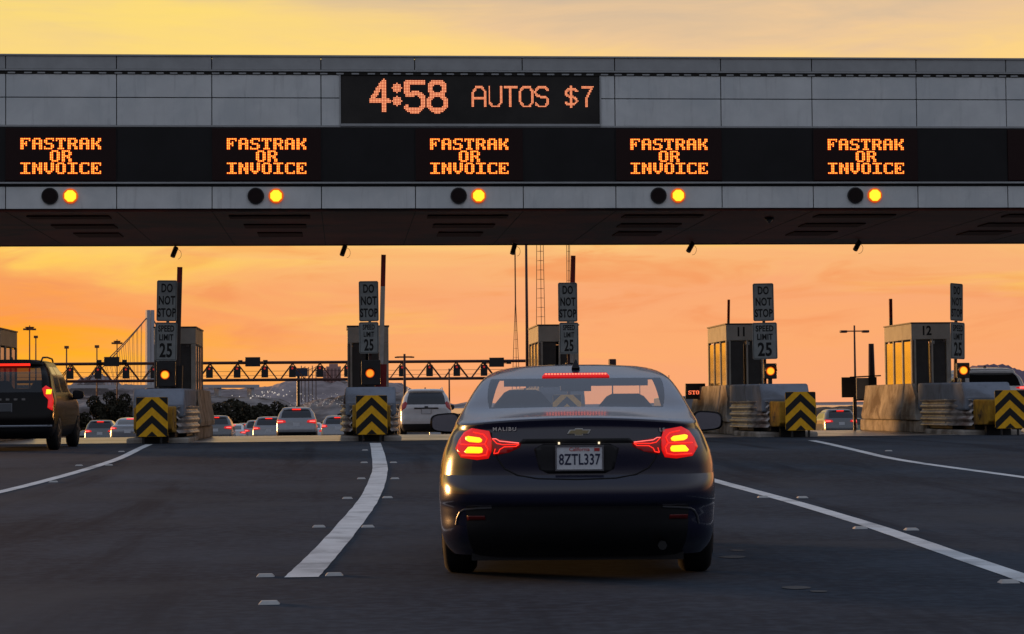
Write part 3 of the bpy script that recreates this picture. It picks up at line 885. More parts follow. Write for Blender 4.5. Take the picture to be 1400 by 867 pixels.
class Shell:
    """a vehicle body as stacked horizontal outlines. rows: z, y rear, y front, half width, rear corner depth, front corner depth, exponent, rear window edge"""
    KEYS = ('yr', 'yf', 'w', 'ar', 'af', 'n', 'ue')
    def __init__(s, rows, droop=0, droop_z=(9, 10)):
        s.z = [r[0] for r in rows]; s.t = {k: [r[i + 1] for r in rows] for i, k in enumerate(s.KEYS)}; s.droop = droop; s.dz = droop_z
    def p(s, z): return {k: float(pchip(s.z, s.t[k], z)[0]) for k in s.KEYS}
    def warp(s, x, y, z):
        if not s.droop: return z
        t = max(0, min(1, (z - s.dz[0]) / (s.dz[1] - s.dz[0]))); t = t * t * (3 - 2 * t)
        f = max(0, min(1, (1.1 - y) / .9))
        return z - s.droop * (x / .8) ** 2 * t * f
    def rear(s, x, z, off=0.0):
        p = s.p(z); u = min(.9999, abs(x) / p['w']); y = p['yr'] + p['ar'] * (1 - (1 - u ** p['n']) ** (1 / p['n']))
        if off:
            e = .004
            g = lambda a, b: s.rear(a, b)[1]
            nx = (g(x + e, z) - g(x - e, z)) / (2 * e); nz = (g(x, z + e) - g(x, z - e)) / (2 * e)
            nv = Vector((nx, -1, nz)).normalized()
            return (x + nv.x * off, y + nv.y * off, z + nv.z * off)
        return (x, y, z)
    def build(s, zs, classify, mats, parent, K1=8, K2=7, NS=14, K3=6, front_ue=.86):
        rings = []; kinds = []
        for z in zs:
            p = s.p(z); half = []; kd = []
            ue = p['ue']; n = p['n']
            us = [ue * i / K1 for i in range(K1)] + [ue + (1 - ue) * math.sin(math.pi / 2 * i / K2) for i in range(K2)]
            ar, af = p['ar'], p['af']; tot = p['yf'] - p['yr']
            if ar + af > tot * .96: sc = tot * .96 / (ar + af); ar *= sc; af *= sc
            for i, u in enumerate(us):
                half.append((p['w'] * u, p['yr'] + ar * (1 - (1 - u ** n) ** (1 / n)))); kd.append(('R' if i < K1 else 'RC', u))
            for i in range(NS): half.append((p['w'], p['yr'] + ar + (tot - ar - af) * i / NS)); kd.append(('S', i / NS))
            uf = [front_ue * i / K3 for i in range(K3)] + [front_ue + (1 - front_ue) * math.sin(math.pi / 2 * i / K3) for i in range(K3 + 1)]
            for i, u in enumerate(reversed(uf)):
                half.append((p['w'] * u, p['yf'] - af * (1 - (1 - min(u, 1) ** 2.6) ** (1 / 2.6)))); kd.append(('FC' if i < K3 else 'F', u))
            ring = half + [(-a, b) for a, b in half[-2:0:-1]]
            rings.append([(a, b, s.warp(a, b, z)) for a, b in ring]); kinds = kd
        nH = len(kinds); N = len(rings[0])
        def kind(j):
            if j < nH - 1: return kinds[j][0], kinds[j][1], 1
            jj = N - j - 1
            return kinds[jj][0], kinds[jj][1], -1
        regs = {}
        for i in range(len(zs) - 1):
            for j in range(N):
                k, fr, sd = kind(j)
                r = classify(k, fr, (zs[i] + zs[i + 1]) / 2, sd)
                if r: regs.setdefault(r, []).append((i, j))
        out = {}
        for r, fl in regs.items():
            idx = {}; V = []; F = []
            for i, j in fl:
                q = []
                for (a, b) in ((i, j), (i, (j + 1) % N), (i + 1, (j + 1) % N), (i + 1, j)):
                    if (a, b) not in idx: idx[(a, b)] = len(V); V.append(rings[a][b])
                    q.append(idx[(a, b)])
                F.append(tuple(q))
            if r == 'body':
                top = [idx.setdefault((len(zs) - 1, b), None) for b in range(N)]
                if None not in top: F.append(tuple(top))
                bot = [idx.get((0, b)) for b in range(N)]
                if None not in bot: F.append(tuple(bot[::-1]))
            me = bpy.data.meshes.new(r); me.from_pydata(V, [], F); me.update()
            nm = r.split('#')[0]
            o = link(nm, me, mats[nm], parent, smooth=True)
            out[r] = o
        return out
    def patch(s, poly, name, m, parent, off=.004, cell=.025, solid=.008, smooth=True):
        xs = [p[0] for p in poly]; zs = [p[1] for p in poly]; V = []; F = []; idx = {}
        x = min(xs)
        while x < max(xs):
            pc = clip_poly(poly, 0, x, False); pc = clip_poly(pc, 0, x + cell, True) if len(pc) > 2 else []
            z = min(zs)
            while z < max(zs) and len(pc) > 2:
                q = clip_poly(pc, 1, z, False); q = clip_poly(q, 1, z + cell, True) if len(q) > 2 else []
                if len(q) > 2:
                    f = []
                    for a in q:
                        key = (round(a[0], 4), round(a[1], 4))
                        if key not in idx: idx[key] = len(V); V.append(s.rear(a[0], a[1], off))
                        if not f or idx[key] != f[-1]: f.append(idx[key])
                    if len(set(f)) > 2 and f[0] == f[-1]: f = f[:-1]
                    if len(set(f)) == len(f) > 2: F.append(tuple(f))
                z += cell
            x += cell
        mb = MB(); mb.add(V, F)
        me = bpy.data.meshes.new(name); me.from_pydata(V, [], F); me.update()
        bm = bmesh.new(); bm.from_mesh(me)
        bmesh.ops.recalc_face_normals(bm, faces=bm.faces)
        if bm.faces and sum(f.normal.y for f in bm.faces) > 0: bmesh.ops.reverse_faces(bm, faces=bm.faces)
        bm.to_mesh(me); bm.free()
        return link(name, me, m, parent, smooth=smooth, solid=solid)


def make_wheel(parent, x, y, r=.335, wd=.225):
    sg = 1 if x > 0 else -1; n = 36
    prof = [(-wd / 2 + .0, r * .66), (-wd / 2 + .01, r * .90), (-wd / 2 + .035, r * .985), (-wd / 4, r), (wd / 4, r), (wd / 2 - .035, r * .985), (wd / 2 - .01, r * .90), (wd / 2, r * .66)]
    V = []; F = []
    for a, b in prof:
        for i in range(n): t = 2 * math.pi * i / n; V.append((a, b * math.cos(t), b * math.sin(t)))
    k = len(prof)
    for j in range(k - 1):
        for i in range(n): F.append((j * n + i, j * n + (i + 1) % n, (j + 1) * n + (i + 1) % n, (j + 1) * n + i))
    F.append(tuple(range(n))); F.append(tuple(range((k - 1) * n, k * n)))
    e = empty('wheel'); e.parent = parent; e.location = (x - sg * wd / 2, y, r)
    mb = MB(); mb.add(V, F); mb.build('tyre', 'rubber', e, smooth=True)
    g = MB(); ro = r * .66
    xo = sg * (wd / 2 + .004)
    for i in range(5):
        t = 2 * math.pi * i / 5
        a, b = t - .16, t + .16
        g.add([(xo, .05 * math.cos(a - .5), .05 * math.sin(a - .5)), (xo, ro * math.cos(a), ro * math.sin(a)), (xo, ro * math.cos(b), ro * math.sin(b)), (xo, .05 * math.cos(b + .5), .05 * math.sin(b + .5))], [(0, 1, 2, 3)])
    for i in range(n):
        t, u = 2 * math.pi * i / n, 2 * math.pi * (i + 1) / n
        g.add([(xo, ro * math.cos(t), ro * math.sin(t)), (xo, ro * math.cos(u), ro * math.sin(u)), (xo, ro * .88 * math.cos(u), ro * .88 * math.sin(u)), (xo, ro * .88 * math.cos(t), ro * .88 * math.sin(t))], [(0, 1, 2, 3)])
    g.build('rim', 'wheel_rim', e)
    return e


def zlist(marks, step):
    out = [marks[0]]
    for a, b in zip(marks, marks[1:]):
        n = max(1, int(math.ceil((b - a) / step)))
        out += [a + (b - a) * i / n for i in range(1, n + 1)]
    return out


def mirror_part(parent, x, y, z, w_=.22, h_=.15, m='paint_black', face='glass_dark', stem=.12):
    sg = 1 if x > 0 else -1
    N = 20
    out = []
    for i in range(N):
        t = 2 * math.pi * i / N
        cx = abs(math.cos(t)) ** .55 * (1 if math.cos(t) > 0 else -1); sz = abs(math.sin(t)) ** .55 * (1 if math.sin(t) > 0 else -1)
        out.append((cx * w_ / 2 * (1 if cx * sg < 0 or True else .9), sz * h_ / 2 * (1 - .12 * cx * sg)))
    o = empty('side_mirror'); o.parent = parent; o.location = (x, y, z)
    g = MB(); V = []
    for yy, s_ in ((0, 1), (.05, 1.0), (.11, .8), (.14, .45)):
        V += [(a * s_, yy, b * s_) for a, b in out]
    F = [(k * N + i, k * N + (i + 1) % N, (k + 1) * N + (i + 1) % N, (k + 1) * N + i) for k in range(3) for i in range(N)] + [tuple(range(N))[::-1], tuple(range(3 * N, 4 * N))]
    g.add(V, F); g.build('mirror_shell', m, o, smooth=True)
    g = MB(); g.add([(a * .86, -.004, b * .84) for a, b in out], [tuple(range(N))]); g.build('mirror_glass', face, o)
    g = MB(); g.tube((-sg * w_ * .4, .06, -h_ * .35), (-sg * (w_ * .5 + stem), .1, -h_ * .62), .03, .035, 8); g.build('mirror_arm', 'trim_black', o)


# ---- the navy sedan
def make_sedan():
    o = empty('sedan')
    #        z     yr    yf    w     ar    af   n    ue
    rows = [(.165, .34, 4.70, .86, .80, .8, 4.4, .78), (.20, .30, 4.70, .885, .80, .8, 4.4, .78), (.26, .18, 4.80, .905, .85, .8, 4.4, .78), (.34, .10, 4.86, .92, .9, .8, 4.2, .78),
            (.44, .06, 4.90, .926, .9, .8, 3.8, .78), (.50, .045, 4.92, .927, .9, .8, 3.8, .78), (.525, .012, 4.92, .927, .9, .85, 3.8, .78),
            (.57, .0, 4.92, .927, .9, .9, 3.8, .74), (.61, .003, 4.91, .927, .9, .9, 3.8, .74), (.65, .018, 4.91, .927, .9, .9, 3.8, .74), (.68, .042, 4.90, .927, .9, .9, 3.8, .74), (.70, .056, 4.88, .926, .9, 1.0, 3.8, .74),
            (.76, .060, 4.82, .920, .9, 1.0, 3.8, .74), (.83, .060, 4.70, .905, .9, 1.1, 3.8, .74), (.90, .064, 4.45, .880, .9, 1.1, 3.8, .74),
            (.96, .076, 4.15, .855, .9, 1.0, 3.8, .74), (1.02, .088, 3.85, .832, .9, .9, 3.9, .74), (1.050, .082, 3.72, .820, .9, .8, 4.0, .74),
            (1.064, .080, 3.68, .815, .9, .8, 4.0, .74), (1.072, .12, 3.65, .812, .88, .8, 4.0, .74), (1.085, .26, 3.60, .806, .80, .8, 4.0, .75),
            (1.105, .46, 3.50, .798, .75, .7, 4.0, .75), (1.135, .72, 3.42, .786, .65, .6, 4.2, .755), (1.19, .96, 3.28, .764, .55, .5, 4.2, .80),
            (1.25, 1.20, 3.14, .738, .50, .5, 4.2, .84), (1.30, 1.42, 3.04, .714, .48, .45, 4.2, .87), (1.345, 1.63, 2.95, .686, .45, .4, 4.0, .89),
            (1.39, 1.92, 2.90, .640, .4, .3, 3.6, .86), (1.42, 2.14, 2.84, .580, .33, .3, 3.2, .86), (1.445, 2.32, 2.76, .46, .2, .2, 2.8, .86), (1.458, 2.42, 2.68, .22, .1, .1, 2.2, .86)]
    S = Shell(rows, .042, (.93, 1.05))
    zs = zlist([.165, .20, .26, .34, .44, .47, .50, .512, .525, .55, .57, .60, .66, .70, .705, .76, .83, .90, .96, 1.01, 1.04, 1.055, 1.064, 1.072, 1.085, 1.105, 1.140, 1.19, 1.25, 1.30, 1.345, 1.39, 1.42, 1.445, 1.458], .022)
    zb, zt = 1.140, 1.345
    def cls(k, f, z, sd):
        if zb < z < zt:
            if k == 'R': return 'rear_window'
            if k == 'F': return 'windshield'
            if k == 'S' and z > zb + .01 and z < zt - .01 and not .42 < f < .5: return 'side_window#%d' % sd
        if z < .50 and k == 'R': return 'rear_diffuser'
        if z < .70 and k in ('R', 'RC'): return 'bumper'
        if k == 'R' and .705 < z < zb: return 'trunk_lid'
        return 'body'
    ms = dict(rear_window='glass_clear', windshield='glass_shield', side_window='glass_clear', rear_diffuser='trim_black', bumper='paint_navy', trunk_lid='paint_navy', body='paint_navy')
    S.build(zs, cls, ms, o, K1=16, K2=12, NS=14)
    # helper: photo pixel on the tail -> local x,z at the tail
    def c(px, py, s=209.5): return ((px - 787.5) / s, 1.15 + (553.8 - py) / s)
    def q(pts): return [c(*p) for p in pts]
    def mir(pts): return [(-x, z) for x, z in pts][::-1]
    seam = [c(*p) for p in ((671, 590), (675, 612), (681, 626), (690, 639), (708, 648), (735, 652.5), (787.5, 654))]
    g = MB(); pth = seam + [(-x, z) for x, z in seam[-2::-1]]
    P3 = []
    for a, b in zip(pth, pth[1:]):
        for i in range(6): P3.append(S.rear(a[0] + (b[0] - a[0]) * i / 6, a[1] + (b[1] - a[1]) * i / 6, .0))
    P3.append(S.rear(*pth[-1], .0)); g.path(P3, .0055, 6); g.build('trunk_seam', 'seam_black', o)
    # recess around the plate
    rec = q([(742, 606), (833, 606), (845, 612), (838, 640), (826, 646), (749, 646), (737, 640), (730, 612)])
    S.patch(rec, 'plate_recess', mat('recess', (.008, .008, .010), .5, spec=.3), o, .002)
    bar = q([(716, 599), (859, 599), (866, 605), (709, 605)])
    S.patch(bar, 'trim_strip', 'trim_black', o, .009, solid=.012)
    # tail lamps
    outer = q([(627, 600), (634, 590), (645, 584), (669, 588), (673, 600), (672, 616), (668, 625), (652, 627), (630, 624), (622, 612)])
    inner = q([(672, 597), (713, 604), (711, 610), (696, 617), (675, 621), (673, 610)])
    for sgn in (-1, 1):
        f = (lambda p: p) if sgn < 0 else mir
        L = S.patch(f(outer), 'tail_light', 'lamp_red', o, .006, .02)
        S.patch(f(q([(637, 597), (641, 595.5), (657, 597.5), (660, 600), (659, 603), (655, 604), (642, 603), (638, 601)])), 'lamp_bar', 'lamp_yellow', L, .013, .012, .004)
        S.patch(f(q([(636, 616), (641, 610), (645, 609.5), (659, 610), (661, 613), (660, 617), (656, 618), (638, 618)])), 'lamp_bar', 'lamp_yellow', L, .013, .012, .004)
        def T(pts, r, name, m, par):
            gg = MB(); pp = f(q(pts)) if sgn < 0 else [(-x, z) for x, z in q(pts)]
            PP = []
            for a, b in zip(pp, pp[1:]):
                for i in range(4): PP.append(S.rear(a[0] + (b[0] - a[0]) * i / 4, a[1] + (b[1] - a[1]) * i / 4, .012))
            PP.append(S.rear(*pp[-1], .012)); gg.path(PP, r, 6); gg.build(name, m, par)
        T([(631, 606.5), (650, 606.8), (664, 606), (667, 599), (662, 593), (648, 590)], .0028, 'light_guide', 'lamp_red_bright', L)
        T([(664, 606), (668, 612), (666, 620), (655, 622), (632, 621)], .0028, 'light_guide', 'lamp_red_bright', L)
        I = S.patch(f(inner), 'trunk_light', 'lamp_red_dim', o, .006, .02)
        T([(674, 599), (680, 605), (688, 606.5), (710, 606), (706, 609), (690, 609.5), (684, 613), (682, 617.5), (676, 618.5), (678, 612)], .003, 'light_guide', 'lamp_red_bright', I)
        T([(674, 599), (679, 599), (684, 602), (710, 604.5)], .0028, 'light_guide', 'lamp_pink', I)
        S.patch(f(q([(637, 703), (662, 702.5), (663, 708), (638, 709)])), 'reflector', mat('reflector_red', (.10, .006, .006), .3), o, .004)
        # chrome end of the bumper crease and the dark corner vent
        pp = [(622, 716), (624, 706), (628, 698), (634, 694.5), (650, 692.5), (672, 691)]
        T2 = MB(); A = f(q(pp)) if sgn < 0 else [(-x, z) for x, z in q(pp)]
        for a, b in zip(A, A[1:]):
            pa, pb = S.rear(*a, .004), S.rear(*b, .004); T2.tube(pa, pb, .006, .006, 6)
        T2.build('bumper_trim', mat('satin_trim', (.20, .20, .21), .35, metal=.8), o)
    # third brake lamp
    bl = [(-.243, 1.352), (.243, 1.352), (.225, 1.377), (-.225, 1.377)]
    B = S.patch(bl, 'brake_light', 'lamp_red', o, .010, .02, .012)
    g = MB()
    for i in range(21):
        x = -.215 + .43 * i / 20; p = S.rear(x, 1.364, .014); g.box(p[0] - .006, p[0] + .006, p[1] - .004, p[1] + .003, p[2] - .005, p[2] + .005)
    g.build('lamp_dots', mat('led_hot', (.5, .1, .05), .4, emit=(1, .22, .12), es=1.8), B)
    # plate
    pl = empty('number_plate'); pl.parent = o; x0, z0 = c(760, 641); x1, z1 = c(823, 609)
    yp = S.rear(0, .80)[1] - .022
    g = MB(); g.box(x0, x1, yp, yp + .012, z0, z1); g.build('plate_panel', 'plate_white', pl, bevel=.004)
    g = MB()
    for a in ((x0 - .006, x1 + .006, z0 - .006, z0 + .004), (x0 - .006, x1 + .006, z1 - .004, z1 + .006), (x0 - .006, x0 + .004, z0 + .005, z1 - .005), (x1 - .004, x1 + .006, z0 + .005, z1 - .005)):
        g.box(a[0], a[1], yp - .006, yp - .001, a[2], a[3])
    g.build('plate_frame', 'chrome', pl)
    mb = text_mesh(['8ZTL337'], [0], .098, .018, .70, 1.05); t_ = mb.build('lettering', 'plate_blue', pl); t_.location = ((x0 + x1) / 2, yp - .002, (z0 + z1) / 2 - .012)
    mb = text_mesh(['California'], [0], .034, .01, 1.0); t_ = mb.build('lettering', 'plate_red', pl); t_.location = ((x0 + x1) / 2, yp - .002, z1 - .021)
    g = MB(); g.box(x1 - .055, x1 - .02, yp - .003, yp - .001, z1 - .032, z1 - .012); g.build('sticker', 'plate_red', pl)
    for px in (764, 818):
        xx, zz = c(px, 605); g = MB(); g.box(xx - .006, xx + .006, yp - .01, yp + .01, zz - .006, zz + .008)
        g.build('plate_lamp', mat('plate_glow', (.5, .5, .4), .4, emit=(1, .8, .5), es=1.2), o)
    # bow-tie emblem
    cx, cz = c(791, 590); k = .0
    bow = [(-.076, -.012), (-.060, .015), (-.026, .015), (-.026, .024), (.026, .024), (.026, .015), (.078, .015), (.062, -.012), (.026, -.012), (.026, -.024), (-.026, -.024), (-.026, -.012)]
    g = MB(); yb = S.rear(0, cz)[1]; g.prism([(cx + a, cz + b) for a, b in bow], yb - .012, yb + .01); e_ = g.build('emblem', 'badge_metal', o, bevel=.002)
    g = MB(); g.prism([(cx + a * .86, cz + b * .74) for a, b in bow], yb - .0145, yb - .0125); g.build('emblem_inlay', mat('emblem_gold', (.34, .28, .16), .4, metal=.6), e_)
    for txt, px, py, sz, sp in (('MALIBU', 690, 585.5, .034, 1.25), ('LS', 904, 588, .032, 1.2)):
        cx, cz = c(px, py); yb = S.rear(cx, cz)[1]
        mb = text_mesh([txt], [0], sz, .02, 1.15, sp); t_ = mb.build('badge', 'badge_metal', o)
        t_.location = (cx, yb - .010, cz)
        t_.rotation_euler = (0, 0, math.atan2(S.rear(cx + .03, cz)[1] - S.rear(cx - .03, cz)[1], .06))
    # antenna fin
    fp = [(-.055, 0), (-.012, .065), (.002, .070), (.05, .03), (.10, .0)]
    g = MB(); N = len(fp); 
    V = [(-.032 if i in (0, 4) else -.006, 2.16 + y, 1.425 + z) for i, (y, z) in enumerate(fp)] + [(.032 if i in (0, 4) else .006, 2.16 + y, 1.425 + z) for i, (y, z) in enumerate(fp)]
    g.add(V, [tuple(range(N)), tuple(range(N, 2 * N))[::-1]] + [(i, N + i, N + (i + 1) % N, (i + 1) % N) for i in range(N)]); g.build('antenna', 'trim_black', o, bevel=.004)
    for sgn in (-1, 1):
        mirror_part(o, sgn * 1.03, 3.0, 1.02, .235, .155, 'paint_black', mat('mirror_face', (.55, .55, .58), .12, metal=.9, var=0))
        for y in (1.10, 3.93): make_wheel(o, sgn * .925, y, .34, .235)
    # cabin: parcel shelf, rear bench, front seats, dashboard, floor
    g = MB(); g.box(-.62, .62, .80, 1.20, 1.07, 1.085); g.build('parcel_shelf', 'cabin_dark', o)
    g = MB(); g.box(-.78, .78, 1.2, 3.9, .26, .30); g.box(-.62, .62, 1.20, 1.32, .3, 1.08); g.build('cabin_floor', 'cabin_dark', o)
    g = MB(); g.box(-.76, .76, 3.2, 3.7, .3, 1.02); g.build('dashboard', 'cabin_dark', o)
    g = MB(); g.box(-.56, .56, 2.86, 2.92, 1.30, 1.40); g.box(-.60, .60, 2.0, 2.86, 1.375, 1.40) if 0 else None; g.build('headliner', 'cabin_dark', o)
    for sx in (-.40, .37):
        st = empty('front_seat'); st.parent = o; st.location = (sx, 2.25, 0)
        prof = [(-.24, .4), (-.25, .95), (-.22, 1.12), (-.14, 1.215), (-.10, 1.235), (.10, 1.235), (.14, 1.215), (.22, 1.12), (.25, .95), (.24, .4)]
        if sx < 0: prof = [(a, b + (.035 if b > 1.1 else 0)) for a, b in prof]
        g = MB(); g.prism(prof, 0, .16); g.build('backrest', 'cabin_dark', st, bevel=.04, seg=3)
        g = MB(); g.box(-.24, .24, .1, .6, .4, .55); g.build('seat', 'cabin_dark', st, bevel=.04)
    g = MB(); g.box(-.12, .12, 2.98, 3.0, 1.26, 1.32); g.tube((0, 3.0, 1.3), (0, 3.03, 1.38), .01); g.build('rear_view_mirror', 'trim_black', o, bevel=.01)
    g = MB(); g.box(-.70, .70, .40, 4.5, .13, .19); g.tube((.55, .12, .24), (.55, .5, .24), .03); g.build('underbody', 'trim_black', o)
    return o


sed = make_sedan()
hd = at(787.5, 553, 13.65)
sed.location = (hd.x, hd.y, 0)
sed.rotation_euler = (0, 0, -math.atan2(hd.x, hd.y))
tag(sed, 'dark navy sedan with glowing brake lights, close ahead in the middle', 'car')


# ---- sport utility vehicles and other traffic
def make_suv(spec):
    """spec: L W H paint, tail lamp layout, detail"""
    L, Wd, H = spec['L'], spec['W'], spec['H']; w = Wd / 2; hs = H / 1.75
    o = empty(spec['name'])
    sedan = spec.get('sedan'); belt = spec.get('belt', 1.12) * (1 if not sedan else .93)
    bz = belt; top = H; cl = spec.get('clear', .28)
    if not sedan:
        rows = [(cl, .22, L - .25, w * .9, .5, .7, 4.5, .78), (cl + .12, .04, L - .1, w * .97, .5, .8, 4.5, .78), (.60 * hs, .0, L, w, .5, .8, 4.5, .78), (.85 * hs, .06, L - .05, w, .5, .9, 4.5, .78),
                (bz - .10, .10, L - .4, w * .985, .5, .9, 4.5, .80), (bz, .14, L - 1.0, w * .96, .5, .8, 4.5, .80), (bz + .02, .15, L - 1.25, w * .95, .5, .7, 4.5, .80),
                (bz + (top - bz) * .5, .30 + spec.get('rake', 0) * .45, L - 1.75, w * .86, .45, .5, 4.5, .82), (top - .14, .44 + spec.get('rake', 0), L - 2.15, w * .75, .4, .4, 4.5, .84), (top - .10, .40 + spec.get('rake', 0), L - 2.2, w * .73, .4, .4, 4.5, .84),
                (top - .05, .45 + spec.get('rake', 0), L - 2.35, w * .69, .4, .4, 4.0, .84), (top - .015, .65, L - 2.55, w * .58, .4, .3, 3.5, .84), (top, .95, L - 2.8, w * .35, .3, .3, 3, .84)]
        zt = top - .15
    else:
        rows = [(cl - .06, .22, L - .2, w * .9, .7, .7, 4, .76), (.4, .03, L - .05, w, .8, .8, 4, .76), (.7, .03, L, w, .8, .9, 4, .76), (.9, .08, L - .5, w * .96, .8, .9, 4, .76), (bz - .03, .06, L - 1.1, w * .9, .8, .8, 4, .76),
                (bz, .14, L - 1.25, w * .88, .8, .8, 4, .76), (bz + .05, .75, L - 1.4, w * .85, .6, .5, 4, .76), (bz + (top - bz) * .5, 1.15, L - 1.75, w * .78, .5, .5, 4, .8), (top - .10, 1.6, L - 2.0, w * .71, .4, .4, 4, .84),
                (top - .03, 2.0, L - 2.1, w * .58, .3, .3, 3.4, .84), (top, 2.3, L - 2.3, w * .3, .1, .1, 2.4, .84)]
        zt = top - .12
    S = Shell(rows)
    zb = bz + (.03 if not sedan else .05)
    zs = zlist([rows[0][0], rows[0][0] + .1, .5, .60, .75, .88, bz - .08, zb, zt, top - .09, top - .05, top - .015, top] if not sedan else
               [rows[0][0], .36, .5, .62, .75, .88, bz - .03, bz, zb, zt, top - .08, top - .03, top], .10 if spec.get('far') else .05)
    def cls(k, f, z, sd):
        if zb < z < zt:
            if k == 'R': return 'rear_window'
            if k == 'F': return 'windshield'
            if k == 'S' and not (.40 < f < .47) and f > (.06 if not sedan else 0): return 'side_window#%d' % sd
            if k == 'RC' and spec.get('quarter') and z > zb + .02: return 'body'
        if z < .52 and not sedan: return 'lower_trim'
        return 'body'
    ms = dict(rear_window=spec.get('glass', 'glass_dark'), windshield='glass_dark' if spec.get('glass', 'glass_dark') == 'glass_dark' else 'glass_shield', side_window='glass_dark', lower_trim='trim_black', body=spec['paint'])
    if spec.get('far'): S.build(zs, cls, ms, o, K1=3, K2=4, NS=8, K3=3)
    else: S.build(zs, cls, ms, o, K1=8, K2=7, NS=14)
    g = MB(); g.box(-w * .85, w * .85, .4, L - .5, cl - .04, cl + .02); g.build('underbody', 'trim_black', o)
    zl0, zl1 = spec.get('lamp_z', (.85, 1.1)); xo = w * .97; lw = spec.get('lamp_w', .28)
    for sgn in (-1, 1):
        if spec.get('lamp') == 'tall':
            poly = [(xo - .10, zl0 + .06), (xo - .01, zl0), (xo, zl0 + .2), (xo - .06, zl1 - .06), (xo - .16, zl1), (xo - .22, zl1 - .06), (xo - .17, zl1 - .20), (xo - .09, zl1 - .28)]
        else:
            poly = [(xo - lw, zl0 + .06), (xo - .02, zl0), (xo, (zl0 + zl1) / 2), (xo - .03, zl1), (xo - lw * .9, zl1 - .04)]
        poly = [(min(p[0], S.p(p[1])['w'] * .992), p[1]) for p in poly]
        if sgn < 0: poly = [(-a, b) for a, b in poly][::-1]
        lit = spec.get('lit', True)
        T = S.patch(poly, 'tail_light', 'lamp_red' if lit else 'lamp_red_dim', o, .008, .05 if spec.get('far') else .03)
        if lit:
            cx = sum(p[0] for p in poly) / len(poly); cz = sum(p[1] for p in poly) / len(poly)
            hx, hz = (lw * .28, .025) if spec.get('lamp') != 'tall' else (.042, .045)
            cz += .10 if spec.get('lamp') == 'tall' else 0
            S.patch([(cx - hx, cz - hz), (cx + hx, cz - hz), (cx + hx, cz + hz), (cx - hx, cz + hz)], 'lamp_core', 'lamp_yellow' if spec.get('lamp') == 'tall' else 'lamp_pink', T, .020, .05, .006)
        if not spec.get('far') or spec.get('mirror'): mirror_part(o, sgn * (w + .10), L - 1.75, bz - .02, .23, .19, spec.get('mirror_paint', 'paint_black'))
        for y in (.95, L - .95): make_wheel(o, sgn * (w + .004), y, spec.get('wheel', .36), .24)
    if spec.get('brake', True):
        bw = spec.get('brake_w', .2)
        zz = top - .115 if not sedan else top - .09
        S.patch([(-bw, zz - .015), (bw, zz - .015), (bw, zz + .018), (-bw, zz + .018)], 'brake_light', 'lamp_red_bright', o, .008, .05)
    pz = spec.get('plate_z', .85); yp = S.rear(0, pz)[1] - .02
    pl = empty('number_plate'); pl.parent = o
    g = MB(); g.box(-.16, .16, yp, yp + .01, pz - .08, pz + .08); g.build('plate_panel', spec.get('plate_m', 'plate_white'), pl)
    if not spec.get('far'):
        g = MB(); g.box(-.175, .175, yp - .004, yp + .008, pz + .081, pz + .095); g.box(-.175, .175, yp - .004, yp + .008, pz - .095, pz - .081); g.box(-.175, -.161, yp - .004, yp + .008, pz - .08, pz + .08); g.box(.161, .175, yp - .004, yp + .008, pz - .08, pz + .08)
        g.build('plate_frame', 'paint_silver', pl)
    if spec.get('rails'):
        for sgn in (-1, 1):
            x = sgn * w * .66; g = MB(); g.path([(x, .75, top - .03), (x, .95, top + .035), (x, 1.6, top + .05), (x, L - 2.6, top + .03), (x, L - 2.45, top - .03)], .018, 8); g.build('roof_rail', spec['rails'], o, smooth=True)
    g = MB(); g.prism_x([(1.0, top - .01), (1.05, top + .05), (1.09, top + .05), (1.2, top - .01)], -.02, .02)
    if not sedan: g.build('antenna', 'trim_black', o)
    if spec.get('step'):
        z_ = spec['step']; g = MB()
        PP = [S.rear(x * w * .94 / 12, z_, .012) for x in range(-12, 13)]; g.path(PP, .022, 6); g.build('bumper_trim', 'paint_silver', o)
    if spec.get('letters'):
        n, z_ = spec['letters']; g = MB()
        for i in range(n):
            x = (i - (n - 1) / 2) * .155; y = S.rear(x, z_)[1]; g.box(x - .035, x + .035, y - .01, y + .004, z_ - .02, z_ + .02)
        g.build('badge', mat('badge_dull', (.22, .21, .20), .4, metal=.5), o)
    if spec.get('handle'):
        z_ = spec['handle']; y = S.rear(0, z_)[1]; g = MB(); g.box(-.42, .42, y - .02, y + .01, z_ - .022, z_ + .022); g.box(-.06, .06, y - .03, y + .0, z_ + .03, z_ + .07); g.build('tailgate_trim', 'trim_black', o)
    if spec.get('glass') == 'glass_tint':
        for sx in (-.38, .38):
            g = MB(); g.prism([(-.22, .5), (-.24, 1.2), (-.12, 1.42), (.12, 1.42), (.24, 1.2), (.22, .5)], 2.4, 2.55); s_ = g.build('front_seat', 'cabin_dark', o, bevel=.04); s_.location = (sx, 0, 0)
        g = MB(); g.box(-w * .8, w * .8, .6, L - 1.2, .4, .5); g.box(-.65, .65, 1.3, 1.45, .5, 1.25); g.build('rear_seat', 'cabin_dark', o)
    if spec.get('seam'):
        g = MB(); zz = .62
        for sgn in (-1, 1):
            g.path([(sgn * w * (1.0), y, .75) for y in ()], .01) if False else None
    return o


def put(o, px, depth, label, head=0.0, cat='car', group=None, lift=0):
    p = at(px, 555, depth); o.location = (p.x, p.y, ground_z(p.y + 2) + lift); o.rotation_euler = (0, math.atan((0)), head)
    # follow the slope of the road
    sl_ = math.atan((ground_z(p.y + 4) - ground_z(p.y)) / 4); o.rotation_euler = (sl_, 0, head)
    o.location.z = ground_z(p.y) + lift
    tag(o, label, cat, group); return o


